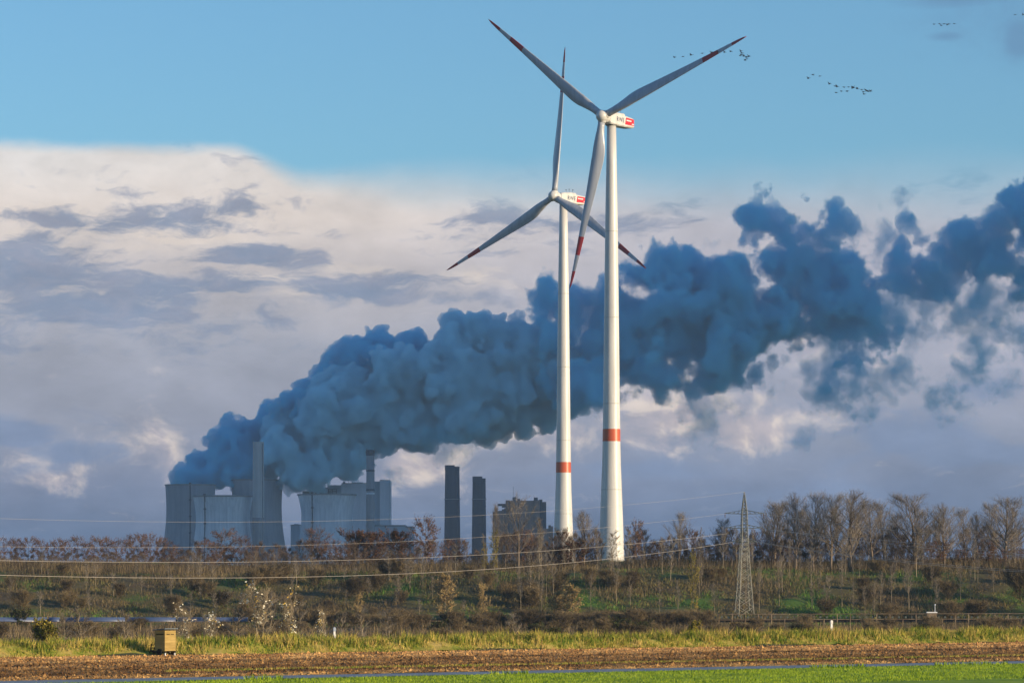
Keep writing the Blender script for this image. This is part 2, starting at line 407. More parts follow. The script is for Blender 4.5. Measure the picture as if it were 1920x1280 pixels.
def make_tree(name, H, spread, base, r0, limbs, subs, twigs, m_trunk, m_twig, m_leaf=None, leaf_n=0, leaf_s=0.16,
              shape='vase', stems=1, seed=0, twig_len=0.9, twig_w=0.022, up=0.6, clump=False):
    """a prototype of height H metres: trunk (stem and limbs) and crown (branches, twigs, leaves)"""
    g = np.random.default_rng(seed)
    tr, cr = MB(), MB()
    tips_p, tips_d, tips_l = [], [], []
    def env(t):
        if shape == 'vase': return 1.0 - 0.72*t**1.4
        if shape == 'cone': return 1.02 - 0.92*t
        if shape == 'flat': return 0.35 + 0.75*t
        if shape == 'round': return math.sqrt(max(0.08, 1 - (2*t - 0.85)**2))
        return 0.5 + 0.3*math.sin(t*3.1)       # slender
    for s in range(stems):
        off = np.array([0, 0, 0.0]); ln = np.array([0, 0, 1.0])
        if stems > 1:
            a = s * 2*math.pi/stems + g.uniform(-.4, .4)
            ln = np.array([math.cos(a)*spread*g.uniform(.3, .85)/H, math.sin(a)*spread*g.uniform(.3, .85)/H, 1.0])
            off = np.array([math.cos(a), math.sin(a), 0]) * 0.12 * g.uniform(0.3, 1.5)
        Hs = H * (g.uniform(0.7, 1.0) if stems > 1 else 1.0)
        K = 9; ts = np.linspace(0, 1, K)
        wob = np.cumsum(g.normal(0, 0.010*H, (K, 2)), 0) * ts[:, None]
        pts = np.c_[off[0] + ln[0]*ts*Hs + wob[:, 0], off[1] + ln[1]*ts*Hs + wob[:, 1], ts*Hs*0.93]
        pts[0, 2] = -0.4
        rr = r0 * (1 - 0.93*ts**0.8) * (1 if stems == 1 else 0.7)
        tr.tube(pts, np.maximum(rr, 0.012), 6)
        for i in range(limbs):
            t = (i + g.uniform(0.1, 0.9)) / limbs
            tt = base + (0.97 - base) * t
            p = np.array([np.interp(tt, ts, pts[:, k]) for k in range(3)])
            az = i * 2.399 + s + g.uniform(-.5, .5)
            L = spread * env(t) * g.uniform(0.7, 1.15)
            el = up * g.uniform(0.75, 1.2) + 0.35 * t
            d = np.array([math.cos(az)*math.cos(el), math.sin(az)*math.cos(el), math.sin(el)])
            n = 5; q = [p]
            dd = d.copy()
            for k in range(n - 1):
                dd = dd + np.array([0, 0, (0.10 if shape != 'flat' else 0.0)]) + g.normal(0, 0.12, 3); dd /= np.linalg.norm(dd)
                q.append(q[-1] + dd * L / (n - 1))
            q = np.array(q)
            if q[-1, 2] > H: q = p + (q - p) * max(.25, (H - p[2]) / (q[-1, 2] - p[2]))
            rl = max(0.02, np.interp(tt, ts, rr) * 0.55)
            tr.tube(q, np.linspace(rl, 0.014, n), 4, cap=False)
            for j in range(subs):
                u = g.uniform(0.2, 1.0); f = u*(n-1); k = min(int(f), n-2)
                b = q[k] + (q[k+1]-q[k])*(f-k)
                ax = g.normal(0, 1, 3); dirn = rot_about(q[k+1]-q[k], ax, g.uniform(0.4, 1.0)); dirn /= np.linalg.norm(dirn) + 1e-9
                if shape != 'flat': dirn[2] += 0.3; dirn /= np.linalg.norm(dirn)
                l2 = L * g.uniform(0.25, 0.5) * (1.15 - 0.4*u) + 0.25
                mid = b + dirn*l2*0.5 + g.normal(0, 0.05*l2, 3); e = b + dirn*l2 + g.normal(0, 0.08*l2, 3) + np.array([0, 0, .06*l2])
                cr.tube([b, mid, e], [max(0.013, rl*0.4), 0.014, 0.008], 3, 0, cap=False)
                for w in range(twigs):
                    x = g.uniform(0.15, 1.0)
                    o = (b + (mid-b)*2*x) if x < .5 else (mid + (e-mid)*(2*x-1))
                    td = rot_about(dirn, g.normal(0, 1, 3), g.uniform(0.3, 1.1)); td[2] += 0.18; td /= np.linalg.norm(td)
                    tips_p.append(o); tips_d.append(td); tips_l.append(twig_len*g.uniform(0.4, 1.2))
    p = np.array(tips_p); d = np.array(tips_d); l = np.array(tips_l)[:, None]
    n = len(p); sd = np.cross(d, g.normal(0, 1, (n, 3))); sd /= np.linalg.norm(sd, axis=1)[:, None] + 1e-9
    # a twig: long thin triangle with a side shoot
    mid = p + d*l*0.45; s2 = d*0.7 + sd*0.6
    v = np.stack([p - sd*twig_w/2, p + sd*twig_w/2, p + d*l,
                  mid - d*twig_w/2, mid + d*twig_w/2, mid + s2*l*0.5], 1).reshape(-1, 3)
    base_i = 6*np.arange(n)[:, None]
    f = np.vstack([base_i + [0, 1, 2], base_i + [3, 4, 5]])
    cr.add(v, f.tolist(), 0)
    mats = [m_twig]
    if m_leaf is not None and leaf_n:
        mats.append(m_leaf)
        if clump:
            cen = g.choice(n, max(3, leaf_n // 14)); k = g.choice(cen, leaf_n); lp = (p + d*l)[k] + g.normal(0, 0.28, (leaf_n, 3))
        else:
            k = g.integers(0, n, leaf_n); lp = p[k] + d[k]*l[k]*g.uniform(0.3, 1.05, (leaf_n, 1))
        a = g.normal(0, 1, (leaf_n, 3)); a /= np.linalg.norm(a, axis=1)[:, None]
        b = np.cross(a, g.normal(0, 1, (leaf_n, 3))); b /= np.linalg.norm(b, axis=1)[:, None]
        s = (leaf_s * g.uniform(0.6, 1.4, leaf_n))[:, None]
        v = np.stack([lp - a*s*.6, lp + b*s*.4, lp + a*s*.7, lp - b*s*.4], 1).reshape(-1, 3)
        cr.add(v, (4*np.arange(leaf_n)[:, None] + [0, 1, 2, 3]).tolist(), 1)
    t = tr.build('trunk', m_trunk, None, True); c = cr.build('crown', mats, None)
    data = (t.data, c.data)
    for o in (t, c): bpy.data.objects.remove(o)
    return dict(name=name, H=H, data=data)

def variants(k, *a, **kw):
    s = kw.pop('seed'); return [make_tree(*a, seed=s + i, **kw) for i in range(k)]
PROTO = dict(
    big=variants(3, 'bare_tree', 18, 8.5, 0.18, 0.32, 28, 9, 10, M['bark'], M['twig'], shape='vase', up=0.92, twig_len=1.6, twig_w=0.025, seed=100),
    fork=variants(1, 'bare_tree', 18, 8.5, 0.28, 0.40, 12, 12, 13, M['bark'], M['twig'], shape='vase', up=0.85, twig_len=1.2, twig_w=0.024, seed=131),
    slender=variants(4, 'slender_tree', 12, 2.4, 0.35, 0.11, 20, 7, 10, M['bark_pale'], M['twig'], shape='slim', up=0.8, twig_len=0.7, twig_w=0.022, seed=200),
    sapling=variants(3, 'sapling', 8, 1.5, 0.25, 0.07, 16, 5, 9, M['bark_pale'], M['twig'], shape='slim', up=0.75, twig_len=0.6, twig_w=0.022, seed=230),
    small=variants(4, 'small_tree', 9, 3.9, 0.28, 0.15, 17, 10, 14, M['bark'], M['twig_red'], M['leaf_red'], 1800, 0.18, shape='flat', up=0.42, twig_len=0.85, twig_w=0.03, seed=300),
    dusky=variants(3, 'small_tree', 9, 3.2, 0.18, 0.13, 20, 9, 13, M['bark'], M['twig_red'], None, 0, shape='round', up=0.65, twig_len=0.8, twig_w=0.026, seed=330),
    dense=variants(3, 'bushy_tree', 8, 4.4, 0.10, 0.15, 22, 11, 18, M['bark'], M['twig_dark'], M['leaf_red'], 4200, 0.19, shape='round', up=0.4, twig_len=1.0, twig_w=0.04, seed=360),
    golden=variants(2, 'golden_tree', 8, 2.7, 0.08, 0.09, 22, 8, 13, M['bark_pale'], M['twig'], M['leaf_gold'], 5200, 0.15, shape='slim', up=0.6, twig_len=0.6, twig_w=0.02, seed=400),
    yellow=variants(2, 'leafy_tree', 14, 3.8, 0.16, 0.13, 24, 9, 9, M['bark_pale'], M['twig'], M['leaf_olive'], 3600, 0.19, shape='slim', up=0.6, twig_len=0.8, seed=430),
    shrub=variants(4, 'brown_shrub', 3.0, 2.0, 0.06, 0.045, 10, 8, 12, M['brush'], M['brush'], None, 0, shape='round', stems=6, up=0.55, twig_len=0.6, twig_w=0.018, seed=500),
    dark=variants(3, 'dark_shrub', 3.0, 1.8, 0.05, 0.05, 8, 6, 9, M['bark'], M['twig_dark'], M['leaf_green'], 2600, 0.16, shape='round', stems=5, up=0.6, twig_len=0.5, twig_w=0.03, seed=540),
    bush=variants(1, 'yellow_bush', 3.2, 1.7, 0.05, 0.05, 9, 6, 7, M['bark'], M['twig'], M['leaf_olive'], 3800, 0.15, shape='cone', stems=5, up=0.6, twig_len=0.45, seed=560),
    pale=variants(3, 'white_leaved_tree', 7.5, 1.5, 0.32, 0.085, 14, 5, 7, M['bark_pale'], M['bark_pale'], M['leaf_white'], 165, 0.18, shape='slim', stems=2, up=0.8, twig_len=0.7, twig_w=0.022, seed=600, clump=True),
)
tree_count = {}
def plant(proto, x, y, h, label, cat='tree', group=None, wide=1.0, v=None, rz=None):
    ps = PROTO[proto]; pr = ps[int(rng.integers(len(ps)))] if v is None else ps[v % len(ps)]
    e = empty(pr['name'], (x, y, zs(x, y)), float(rng.uniform(0, 6.28)) if rz is None else rz)
    s = h / pr['H']; e.scale = (s*wide, s*wide, s)
    for n, d in zip(('trunk', 'crown'), pr['data']):
        link(n, d, e)
    return tag(e, label, cat, group)
def plant_px(proto, px, d, ytop, label, cat='tree', group=None, wide=1.0, v=None, rz=None):
    """stand a tree at distance d so that its top reaches row ytop of the photograph"""
    x = (px - 960) / F * d
    h = HC - (ytop - YH) / F * d - zs(x, d)
    return plant(proto, x, d, h, label, cat, group, wide, v, rz)

U = lambda a, b: float(rng.uniform(a, b))

# big bare trees against the sky, right
for px, d, yt, w, v, lb in [
    (1452, 905, 948, .72, 0, 'tall bare tree just right of the lattice pylon, leftmost of the tall row'),
    (1492, 897, 934, .62, 1, 'tall slim bare tree, second right of the pylon in the tall row'),
    (1524, 890, 930, .60, 2, 'tall narrow bare tree with a pale trunk reaching far down the bank'),
    (1558, 893, 936, .60, 0, 'tall narrow bare tree left of the widest crown in the right-hand row'),
    (1594, 886, 928, .95, 1, 'tallest bare tree with a dense broad crown in the right-hand row'),
    (1636, 902, 946, .75, 2, 'bare tree with a thin grey crown just right of the tallest one'),
    (1716, 905, 934, 1.05, 0, 'wide spreading bare tree standing alone against the sky, right of the gap'),
    (1770, 898, 952, .80, 1, 'pale bare tree with an oval crown right of the wide spreading one'),
    (1884, 902, 938, 1.0, 2, 'spreading bare tree near the right edge of the picture'),
    (1832, 905, 966, .45, 1, 'thin short bare tree between two large ones near the right edge'),
    (1095, 905, 964, .68, 1, 'round fan-shaped bare tree between the two turbine towers'),
    (1272, 900, 966, .55, 2, 'bare tree rising above the crest midway between near turbine and pylon'),
    (1352, 905, 978, .60, 0, 'bare tree on the crest just left of the lattice pylon')]:
    plant_px('big', px, d, yt, lb, 'tree', None, w*1.95, v, rz=px * 0.7)
for i in range(13):
    px = 1445 + i*41 + U(-12, 12)
    plant_px('big', px, U(915, 960), 958 + U(-10, 22), 'mid-height bare tree filling the gaps behind the tall row on the right-hand crest', 'tree', 'bare trees behind the tall right-hand row', U(.8, 1.25))
plant_px('fork', 972, 880, 934, 'large forked bare tree in front of the dark boiler house', wide=.9)
plant_px('big', 932, 905, 952, 'bare tree before the left wall of the dark boiler house', wide=.55, v=2)
plant_px('slender', 1012, 895, 972, 'slim bare tree at the right end of the dark boiler house')
plant_px('yellow', 926, 880, 998, 'tall sparse tree with yellow-green leaves in front of the dark boiler house', wide=.75)
plant_px('yellow', 908, 890, 1022, 'lower yellow-green tree left of the tall sparse one', wide=.8)
plant_px('small', 800, 955, 981, 'tall reddish bare tree left of the dark pair of chimneys', wide=.9, v=0)
plant_px('small', 598, 975, 998, 'round reddish tree in front of the right-hand pale cooling tower', wide=.95, v=1)
plant_px('small', 420, 975, 1001, 'broad russet tree in front of the low pale cooling tower', wide=1.15, v=2)
plant_px('dense', 668, 960, 1003, 'dense brown bushy tree, left end of the dark clump before the plant', wide=1.0, v=0)
plant_px('dense', 700, 955, 1006, 'dense brown bushy tree in the middle of the dark clump before the plant', wide=.9, v=1)
plant_px('dense', 742, 960, 1002, 'dense rust-topped bushy tree, right end of the dark clump before the plant', wide=1.0, v=2)
plant_px('dense', 1078, 905, 1022, 'dense dark bushy tree on the crest below the far turbine', wide=1.3, v=1)
plant_px('dense', 1048, 908, 1028, 'dense dark bushy tree left of the far turbine foot', wide=1.0, v=2)
plant_px('small', 1056, 915, 1004, 'little reddish tree right in front of the far turbine foot', wide=.5)
plant_px('sapling', 1150, 880, 995, 'twiggy sapling in front of the near turbine foot', wide=2.0, v=1)
plant_px('small', 1190, 900, 985, 'reddish bare tree just right of the near turbine foot', wide=.55, v=1)

# rows of small trees along the crest
x = -40
while x < 320:
    plant_px('small', x + U(-4, 4), U(960, 1010), 1012 + U(-7, 10), 'small russet flat-topped tree in the row left of the cooling towers', group='russet trees left of the cooling towers', wide=U(.75, 1.1))
    x += U(15, 23)
x = 325
while x < 900:
    plant_px('small' if U(0, 1) < .55 else 'dusky', x + U(-4, 4), U(930, 990), 1022 + U(-9, 12), 'small brown tree in the row along the crest in front of the power plant', group='brown trees before the power plant', wide=U(.8, 1.1))
    x += U(11, 18)
x = 940
while x < 1430:
    if not (1120 < x < 1172 and U(0, 1) < .75):
        plant_px('dusky' if U(0, 1) < .7 else 'small', x, U(895, 960), 1012 + U(-20, 16), 'small bare brown tree on the crest around the turbine feet', group='bare trees on the crest by the turbines', wide=U(.6, 1.0))
    x += U(7, 12)
x = 1432
while x < 1990:
    plant_px('dusky' if U(0, 1) < .6 else 'slender', x, U(905, 980), 1000 + U(-18, 22), 'small bare tree under the tall row on the right-hand crest', group='small bare trees on the right-hand crest', wide=U(.7, 1.1))
    x += U(7, 12)
x = -40
while x < 1130:
    plant_px('dusky', x, U(905, 960), 1042 + U(-9, 8), 'low brown thicket tree under the taller row, left half of the bank crest', group='thicket along the bank crest', wide=U(1.2, 1.8))
    x += U(13, 22)
x = 1135
while x < 1990:
    if abs(x - 1147) > 28:
        plant_px('dusky' if U(0, 1) < .6 else 'small', x, U(893, 935), 1026 + U(-9, 10), 'low brown thicket tree on the crest, between near turbine and right edge', group='thicket along the right half of the crest', wide=U(1.0, 1.6))
    x += U(12, 20)
# slim trees on the slope of the bank
for i in range(74):
    px = U(900, 1960); d = U(824, 886)
    yt = YH - (zs((px-960)/F*d, d) - HC) * F/d - U(45, 105)
    plant_px('slender' if U(0, 1) < .65 else 'sapling', px, d, max(yt, 990), 'slim pale-trunked bare tree on the slope of the right half of the bank', group='slim trees on the right half of the bank', wide=U(.6, 1.2))
for i in range(60):
    px = U(-30, 900); d = U(826, 886)
    yt = YH - (zs((px-960)/F*d, d) - HC) * F/d - U(30, 62)
    plant_px('sapling' if U(0, 1) < .7 else 'slender', px, d, yt, 'thin bare sapling on the slope of the left half of the bank', group='saplings on the left half of the bank', wide=U(.9, 1.7))
for i in range(46):
    px = U(470, 1330); d = U(782, 797)
    plant('shrub', (px-960)/F*d, d, U(2.6, 4.0), 'brown leafless shrub growing right against the belt conveyor', 'shrub', 'brown shrubs against the conveyor', U(1.0, 1.6))
# golden trees
plant_px('golden', 835, 815, 1083, 'golden slender tree on the green slope left of the turbines', wide=.95, v=0)
plant_px('golden', 1072, 812, 1099, 'broad golden bush-like tree at the foot of the bank below the turbines', wide=1.35, v=1)
plant_px('golden', 905, 790, 1097, 'slim golden tree right of the taller golden slender one, before the dark boiler house', wide=.7, v=1)
plant_px('golden', 672, 780, 1118, 'small dull golden tree at the foot of the bank before the plant', wide=.8, v=0)
plant_px('golden', 1045, 815, 1112, 'dull golden tree touching the left side of the broad golden one', wide=1.0, v=0)
plant_px('yellow', 1300, 795, 1040, 'thin tree with a few yellow leaves on the bank left of the pylon', wide=.5)
# brown and dark shrubs
for i in range(60):
    px = U(-30, 1950); d = U(818, 886)
    x = (px-960)/F*d
    plant('shrub', x, d, U(2.2, 4.6), 'brown leafless shrub among the grass on the slope of the bank', 'shrub', 'brown shrubs on the bank', U(.8, 1.3))
for i in range(110):
    px = U(-30, 1950); d = U(440, 790)
    x = (px-960)/F*d
    if d - KQ*x < 412: d = 412 + KQ*x + U(0, 60)
    plant('shrub', x, d, U(1.7, 3.1), 'brown leafless shrub on the low ground between grass verge and conveyor', 'shrub', 'brown shrubs before the conveyor', U(.9, 1.5))
for px, d, h in [(160, 440, 2.4), (185, 470, 2.6), (250, 450, 2.2), (820, 640, 3.0), (800, 560, 2.2), (1170, 620, 3.6), (1200, 640, 3.2), (1040, 600, 2.6), (1000, 640, 2.6), (1500, 650, 2.6), (1730, 640, 2.4), (40, 800, 4)]:
    x = (px-960)/F*d
    plant('dark', x, d, h, 'dark leafy shrub on the low ground behind the grass verge', 'shrub', 'dark leafy shrubs', U(.9, 1.3))
for i in range(5):
    plant_px('shrub', U(1885, 1960), U(826, 880), U(1060, 1095), 'tall dark brown shrub at the right end of the bank', 'shrub', 'tall shrubs at the right end of the bank', wide=U(.8, 1.1))
plant_px('bush', 88, 362, 1161, 'bright yellow-green bush on the verge left of the hunting hide', 'bush', wide=1.0)
plant_px('bush', 1298, 425, 1166, 'small yellow bush at the verge below the bank left of the pylon', 'bush', wide=.6)
# pale-leaved young trees behind the verge
for px, d, yt, w, v, lb in [
    (486, 384, 1092, 1.15, 0, 'tallest leaning pale-stemmed young tree with white and yellow leaves'),
    (538, 386, 1112, .9, 1, 'pale-stemmed young tree with a yellow leaf cluster, right of the leaning one'),
    (392, 380, 1128, 1.0, 2, 'young tree with scattered white leaves right of the hunting hide'),
    (350, 384, 1142, 1.1, 1, 'low young tree with white leaves directly behind the hunting hide'),
    (602, 388, 1146, .9, 0, 'low young tree with white leaves just left of the white marker post')]:
    plant_px('pale', px, d, yt, lb, 'young tree', None, w, v)
for px, yt in [(440, 1140), (505, 1120), (560, 1130), (640, 1150), (150, 1140), (120, 1150), (235, 1146), (680, 1140), (725, 1150), (965, 1150)]:
    plant_px('sapling', px, 392 + 0.04*(px-500), yt, 'thin leafless sapling just behind the grass verge', 'sapling', 'saplings behind the verge', wide=U(1.3, 2.2))

# ---------------------------------------------------------------- wind turbines
def mat_paint(name, c, rough=0.38):
    m = mat(name, c, rough, 0.5); t = NT(m.node_tree); b = m.node_tree.nodes['Principled BSDF']
    src = t.node('ShaderNodeTexCoord').outputs['Object']
    mp = t.node('ShaderNodeMapping'); t.put(mp.inputs['Vector'], src); mp.inputs['Scale'].default_value = (0.9, 0.9, 0.06)
    f = t.noise(mp.outputs[0], 1.0, 6, 0.65)
    d = tuple(k * 0.80 for k in c[:3])
    t.put(b.inputs['Base Color'], t.ramp(f, [(0.35, d), (0.6, c[:3])]))
    return m
M['white'] = mat_paint('white_paint', (0.70, 0.68, 0.64, 1))
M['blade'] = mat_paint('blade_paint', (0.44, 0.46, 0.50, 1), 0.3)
M['seam'] = mat('grimy_joint', (0.50, 0.48, 0.44), 0.6)
M['red'] = mat_paint('red_band_paint', (0.62, 0.115, 0.04, 1))
M['redblade'] = mat_paint('red_blade_paint', (0.42, 0.028, 0.022, 1))
M['sign_red'] = mat('red_sign', (0.72, 0.018, 0.025), 0.4, 0.4)
M['navy'] = mat('dark_blue_lettering', (0.02, 0.035, 0.10), 0.5)
M['signwhite'] = mat('white_lettering', (0.85, 0.85, 0.85), 0.5)
M['darkmetal'] = mat('dark_metal', (0.05, 0.055, 0.06), 0.6, 0.4)

def text_mesh(txt, size, m, name, parent, Mx, depth=0.02):
    cu = bpy.data.curves.new(name, 'FONT'); cu.body = txt; cu.size = size; cu.extrude = depth; cu.offset = 0.005 * size; cu.space_character = 1.12
    cu.align_x = 'CENTER'; cu.align_y = 'CENTER'
    tmp = bpy.data.objects.new('tmp', cu); COL.objects.link(tmp)
    me = bpy.data.meshes.new_from_object(tmp.evaluated_get(bpy.context.evaluated_depsgraph_get()))
    bpy.data.objects.remove(tmp)
    me.transform(Mx); me.materials.clear(); me.materials.append(m); me.name = name
    return link(name, me, parent)

TOWER = [(4.3, -1), (4.22, 0), (4.0, 5), (3.82, 11), (3.4, 22), (3.05, 31), (2.9, 38), (2.72, 50), (2.5, 70), (2.28, 90), (2.0, 112), (1.72, 128), (1.5, 141.2)]
def tower_r(z): return float(np.interp(z, [p[1] for p in TOWER], [p[0] for p in TOWER]))

def blade_mesh(theta, R_blade=57.0, pitch=R(8)):
    """verts in the rotor frame: X right seen from the front, Y up, Z along the axis towards the viewer"""
    secs, faces, mi = [], [], []
    ts = np.unique(np.r_[np.linspace(0.015, 0.3, 14), np.linspace(0.3, 1, 30), [.69, .80, .895]])
    n = 18; ang = np.arange(n) * 2*math.pi/n
    for t in ts:
        r = 1.2 + t * (R_blade - 1.2)
        ch = np.interp(t, [0, .05, .10, .17, .24, .4, .6, .8, .93, .98, 1], [2.3, 2.35, 3.1, 4.1, 4.25, 3.35, 2.35, 1.55, 1.0, .6, .12])
        th = np.interp(t, [0, .05, .12, .24, .5, .8, 1], [2.3, 2.25, 1.9, 1.25, .62, .3, .05])
        rd = np.interp(t, [0.03, .2], [1, 0])                 # 1 = round root
        xx = np.cos(ang); yy = np.sin(ang)
        cx = xx * ch/2 + (1-rd) * ch*0.20                      # bulge lies on the trailing side
        cy = yy * th/2 * np.where(xx > 0, 1 - (1-rd)*0.85*xx**1.4 if False else 1 - (1-rd)*0.85*np.maximum(xx, 0)**1.4, 1)
        tw = pitch + R(11) * (1 - t)**2
        a = cx*math.cos(tw) + cy*math.sin(tw); b = -cx*math.sin(tw) + cy*math.cos(tw)
        secs.append(np.stack([-a, np.full(n, r), b + 2.0*t*t + 0.02], -1))   # trailing edge to -X when pointing up
    v = np.vstack(secs)
    ct, st = math.cos(theta), math.sin(theta)
    v = np.c_[v[:, 0]*ct + v[:, 1]*st, -v[:, 0]*st + v[:, 1]*ct, v[:, 2]]
    for i in range(len(ts)-1):
        tm = (ts[i] + ts[i+1]) / 2
        red = 1 if (.69 < tm < .80 or tm > .895) else 0
        for j in range(n):
            faces.append((i*n+j, i*n+(j+1) % n, (i+1)*n+(j+1) % n, (i+1)*n+j)); mi.append(red)
    faces.append(tuple(range(n))[::-1]); mi.append(0)
    faces.append(tuple((len(ts)-1)*n + j for j in range(n))); mi.append(1)
    return v, faces, mi

def turbine(base, axis_deg, thetas, label):
    e = empty('wind_turbine', base); tag(e, label, 'wind turbine', 'wind turbines behind the bank')
    mb = MB(); mb.lathe(TOWER, 64); tw = mb.build('tower', M['white'], e, True)
    zb = [38.2, 42.2]
    mb = MB(); mb.lathe([(tower_r(z) + .03, z) for z in np.linspace(zb[0], zb[1], 4)], 64, cap=False); mb.build('red_band', M['red'], tw, True)
    mb = MB()
    for z in (22.5, 50.5, 78.5, 106.5): mb.lathe([(tower_r(z)+.0, z-.12), (tower_r(z)+.05, z-.06), (tower_r(z)+.05, z+.06), (tower_r(z)+.0, z+.12)], 64, cap=False)
    mb.build('flange', M['seam'], tw, True)
    a = R(axis_deg); tilt = R(5)
    fwd = np.array([-math.sin(a), -math.cos(a), 0.0])        # horizontal, to the front of the rotor
    right = np.array([math.cos(a), -math.sin(a), 0.0])       # right as seen from the front
    upv = np.array([0, 0, 1.0])
    hz = 143.0
    # nacelle: cross-sections along -fwd; frame columns: right, back, up
    def N(p): p = np.asarray(p, float); return p[..., 0:1]*right + p[..., 1:2]*(-fwd) + p[..., 2:3]*upv + np.array([0, 0, hz])
    mb = MB()
    secs = [(-3.4, 1.25, -1.2, 1.2), (-3.0, 1.7, -1.75, 1.6), (-1.4, 1.85, -1.95, 2.0), (2.0, 1.9, -1.95, 2.25), (5.4, 1.9, -1.95, 2.35),
            (5.5, 1.9, -1.95, 1.75), (10.8, 1.9, -1.8, 1.45), (11.7, 1.75, -1.7, 1.3), (12.0, 1.45, -1.5, 1.05)]
    ring = []
    for (s, w, lo, hi) in secs:
        k = 0.35
        ring.append(np.array([(w, s, lo+k), (w, s, hi-k), (w-k, s, hi), (-w+k, s, hi), (-w, s, hi-k), (-w, s, lo+k), (-w+k, s, lo), (w-k, s, lo)]))
    v = N(np.vstack(ring)); fs = []
    for i in range(len(secs)-1):
        for j in range(8): fs.append((i*8+j, (i+1)*8+j, (i+1)*8+(j+1) % 8, i*8+(j+1) % 8))
    fs.append(tuple(range(8))); fs.append(tuple((len(secs)-1)*8 + j for j in range(8))[::-1])
    mb.add(v, fs); nac = mb.build('nacelle', M['white'], e)
    # yaw collar below the nacelle
    mb = MB(); mb.lathe([(1.75, 140.9), (1.8, 141.1)], 40); mb.build('yaw_collar', M['darkmetal'], e, True)
    # lettering and red panel on the side that faces the sun
    X = -fwd; Y = upv; Z = right
    def side(s, z, off=0.0):
        o = right*(1.9 + off) + X*s + upv*(hz + z)
        return Matrix(((X[0], Y[0], Z[0], o[0]), (X[1], Y[1], Z[1], o[1]), (X[2], Y[2], Z[2], o[2]), (0, 0, 0, 1)))
    text_mesh('RWE', 2.15, M['navy'], 'lettering', nac, side(2.6, 0.0, .015))
    def slab(pts, m, name, off):
        k = MB(); b = np.array([(right*(1.9+off) + X*s + upv*(hz+z)) for s, z in pts]); n = len(pts)
        k.add(np.vstack([b - right*0.05, b]), [tuple(range(n, 2*n))] + [(i, (i+1) % n, n+(i+1) % n, n+i) for i in range(n)])
        return k.build(name, m, nac)
    slab([(5.55, -1.15), (11.35, -1.1), (11.35, 1.0), (6.15, 1.15)], M['sign_red'], 'red_panel', .03)
    for k in range(7):
        s0 = 6.5 + k*.46
        slab([(s0, .05), (s0+.34, .05), (s0+.34, .5), (s0, .5)], M['signwhite'], 'white_letter', .05)
    for k in range(3):
        s0 = 10.0 + k*.4
        slab([(s0, -.85), (s0+.3, -.85), (s0+.3, -.45), (s0, -.45)], M['signwhite'], 'white_letter', .05)
    # sensors on the roof
    mb = MB()
    for s, w, h in ((1.0, .5, 1.0), (4.2, -.6, 1.6), (4.8, .7, 1.3)):
        p = N([w, s, 2.2]); mb.tube([p, p + upv*h], .05, 5)
        mb.box((-.25, -.12, h-.1), (.25, .12, h+.1), 0, Matrix.Translation(Vector(p)))
    mb.build('wind_sensor', M['darkmetal'], nac)
    # rotor
    zax = fwd*math.cos(tilt) + upv*math.sin(tilt); yax = np.cross(zax, -right) * -1
    yax = upv*math.cos(tilt) - fwd*math.sin(tilt)
    hub = fwd*5.6 + upv*(hz + .35)
    rot = np.stack([right, yax, zax])
    mb = MB()
    prof = [(1.62, -2.2), (1.85, -1.6), (1.95, -.6), (1.95, .6), (1.8, 1.3), (1.45, 1.9), (.95, 2.35), (.4, 2.55), (.03, 2.6)]
    mb.lathe(prof, 40); v = mb.v[0] @ rot + hub; mb.v[0] = v
    for th in thetas:
        d = right*math.sin(R(th)) + yax*math.cos(R(th))
        mb.tube([hub + d*.8, hub + d*1.9, hub + d*2.0], [1.35, 1.32, 1.2], 28)
    mb.build('hub', M['white'], e, True)
    for th in thetas:
        v, f, mi = blade_mesh(R(th)); mb = MB(); mb.add(v @ rot + hub, f); mb.mi = mi
        mb.build('blade', [M['blade'], M['redblade']], e, True)
    return e
D1, D2 = 1112.0, 1305.0
b = P(1146.5, 0, D1); h1 = HC - (222 - YH)/F*D1 - 143.35
turbine((b[0], b[1], h1), 32.0, (-51.5, 68, 188.5), 'nearer taller wind turbine with white tower standing right of the other turbine')
b = P(1056.5, 0, D2); h2 = HC - (370 - YH)/F*D2 - 143.35
turbine((b[0], b[1], h2), 40.0, (3, -117, 123), 'farther smaller wind turbine with one blade pointing straight up')

# ---------------------------------------------------------------- lattice pylon and wires
M['galv'] = mat_noise('weathered_galvanised_steel', [(0.2, (0.30, 0.28, 0.22)), (0.8, (0.52, 0.49, 0.38))], (1, 1, 1), surf=0.6, spec=0.4)
M['galv_dark'] = mat_noise('green_grey_steel', [(0.2, (0.07, 0.085, 0.075)), (0.8, (0.14, 0.155, 0.13))], (1, 1, 1), surf=0.6, spec=0.3)
M['wire'] = mat('aluminium_wire', (0.48, 0.43, 0.36), 0.55, 0.4, 0.0)
M['insul'] = mat('brown_insulator', (0.10, 0.05, 0.035), 0.3, 0.5)
PD = 832.0
pb = P(1395.5, 1150, PD); pz = -1.2
pyl = empty('lattice_pylon', (pb[0], PD, pz), R(12))
tag(pyl, 'pale lattice electricity pylon with two cross arms standing at the foot of the bank', 'pylon')
PX = PD / F                                   # metres per row of the photograph here
def pzr(row): return HC - (row - YH) * PX - pz
LV = [(0, 1.95), (pzr(1095), 1.40), (pzr(1045), 1.02), (pzr(1000), 0.72), (pzr(960), 0.60), (pzr(922), 0.08)]
def hw(z): return float(np.interp(z, [a for a, _ in LV], [w for _, w in LV]))
zt_top = pzr(922)
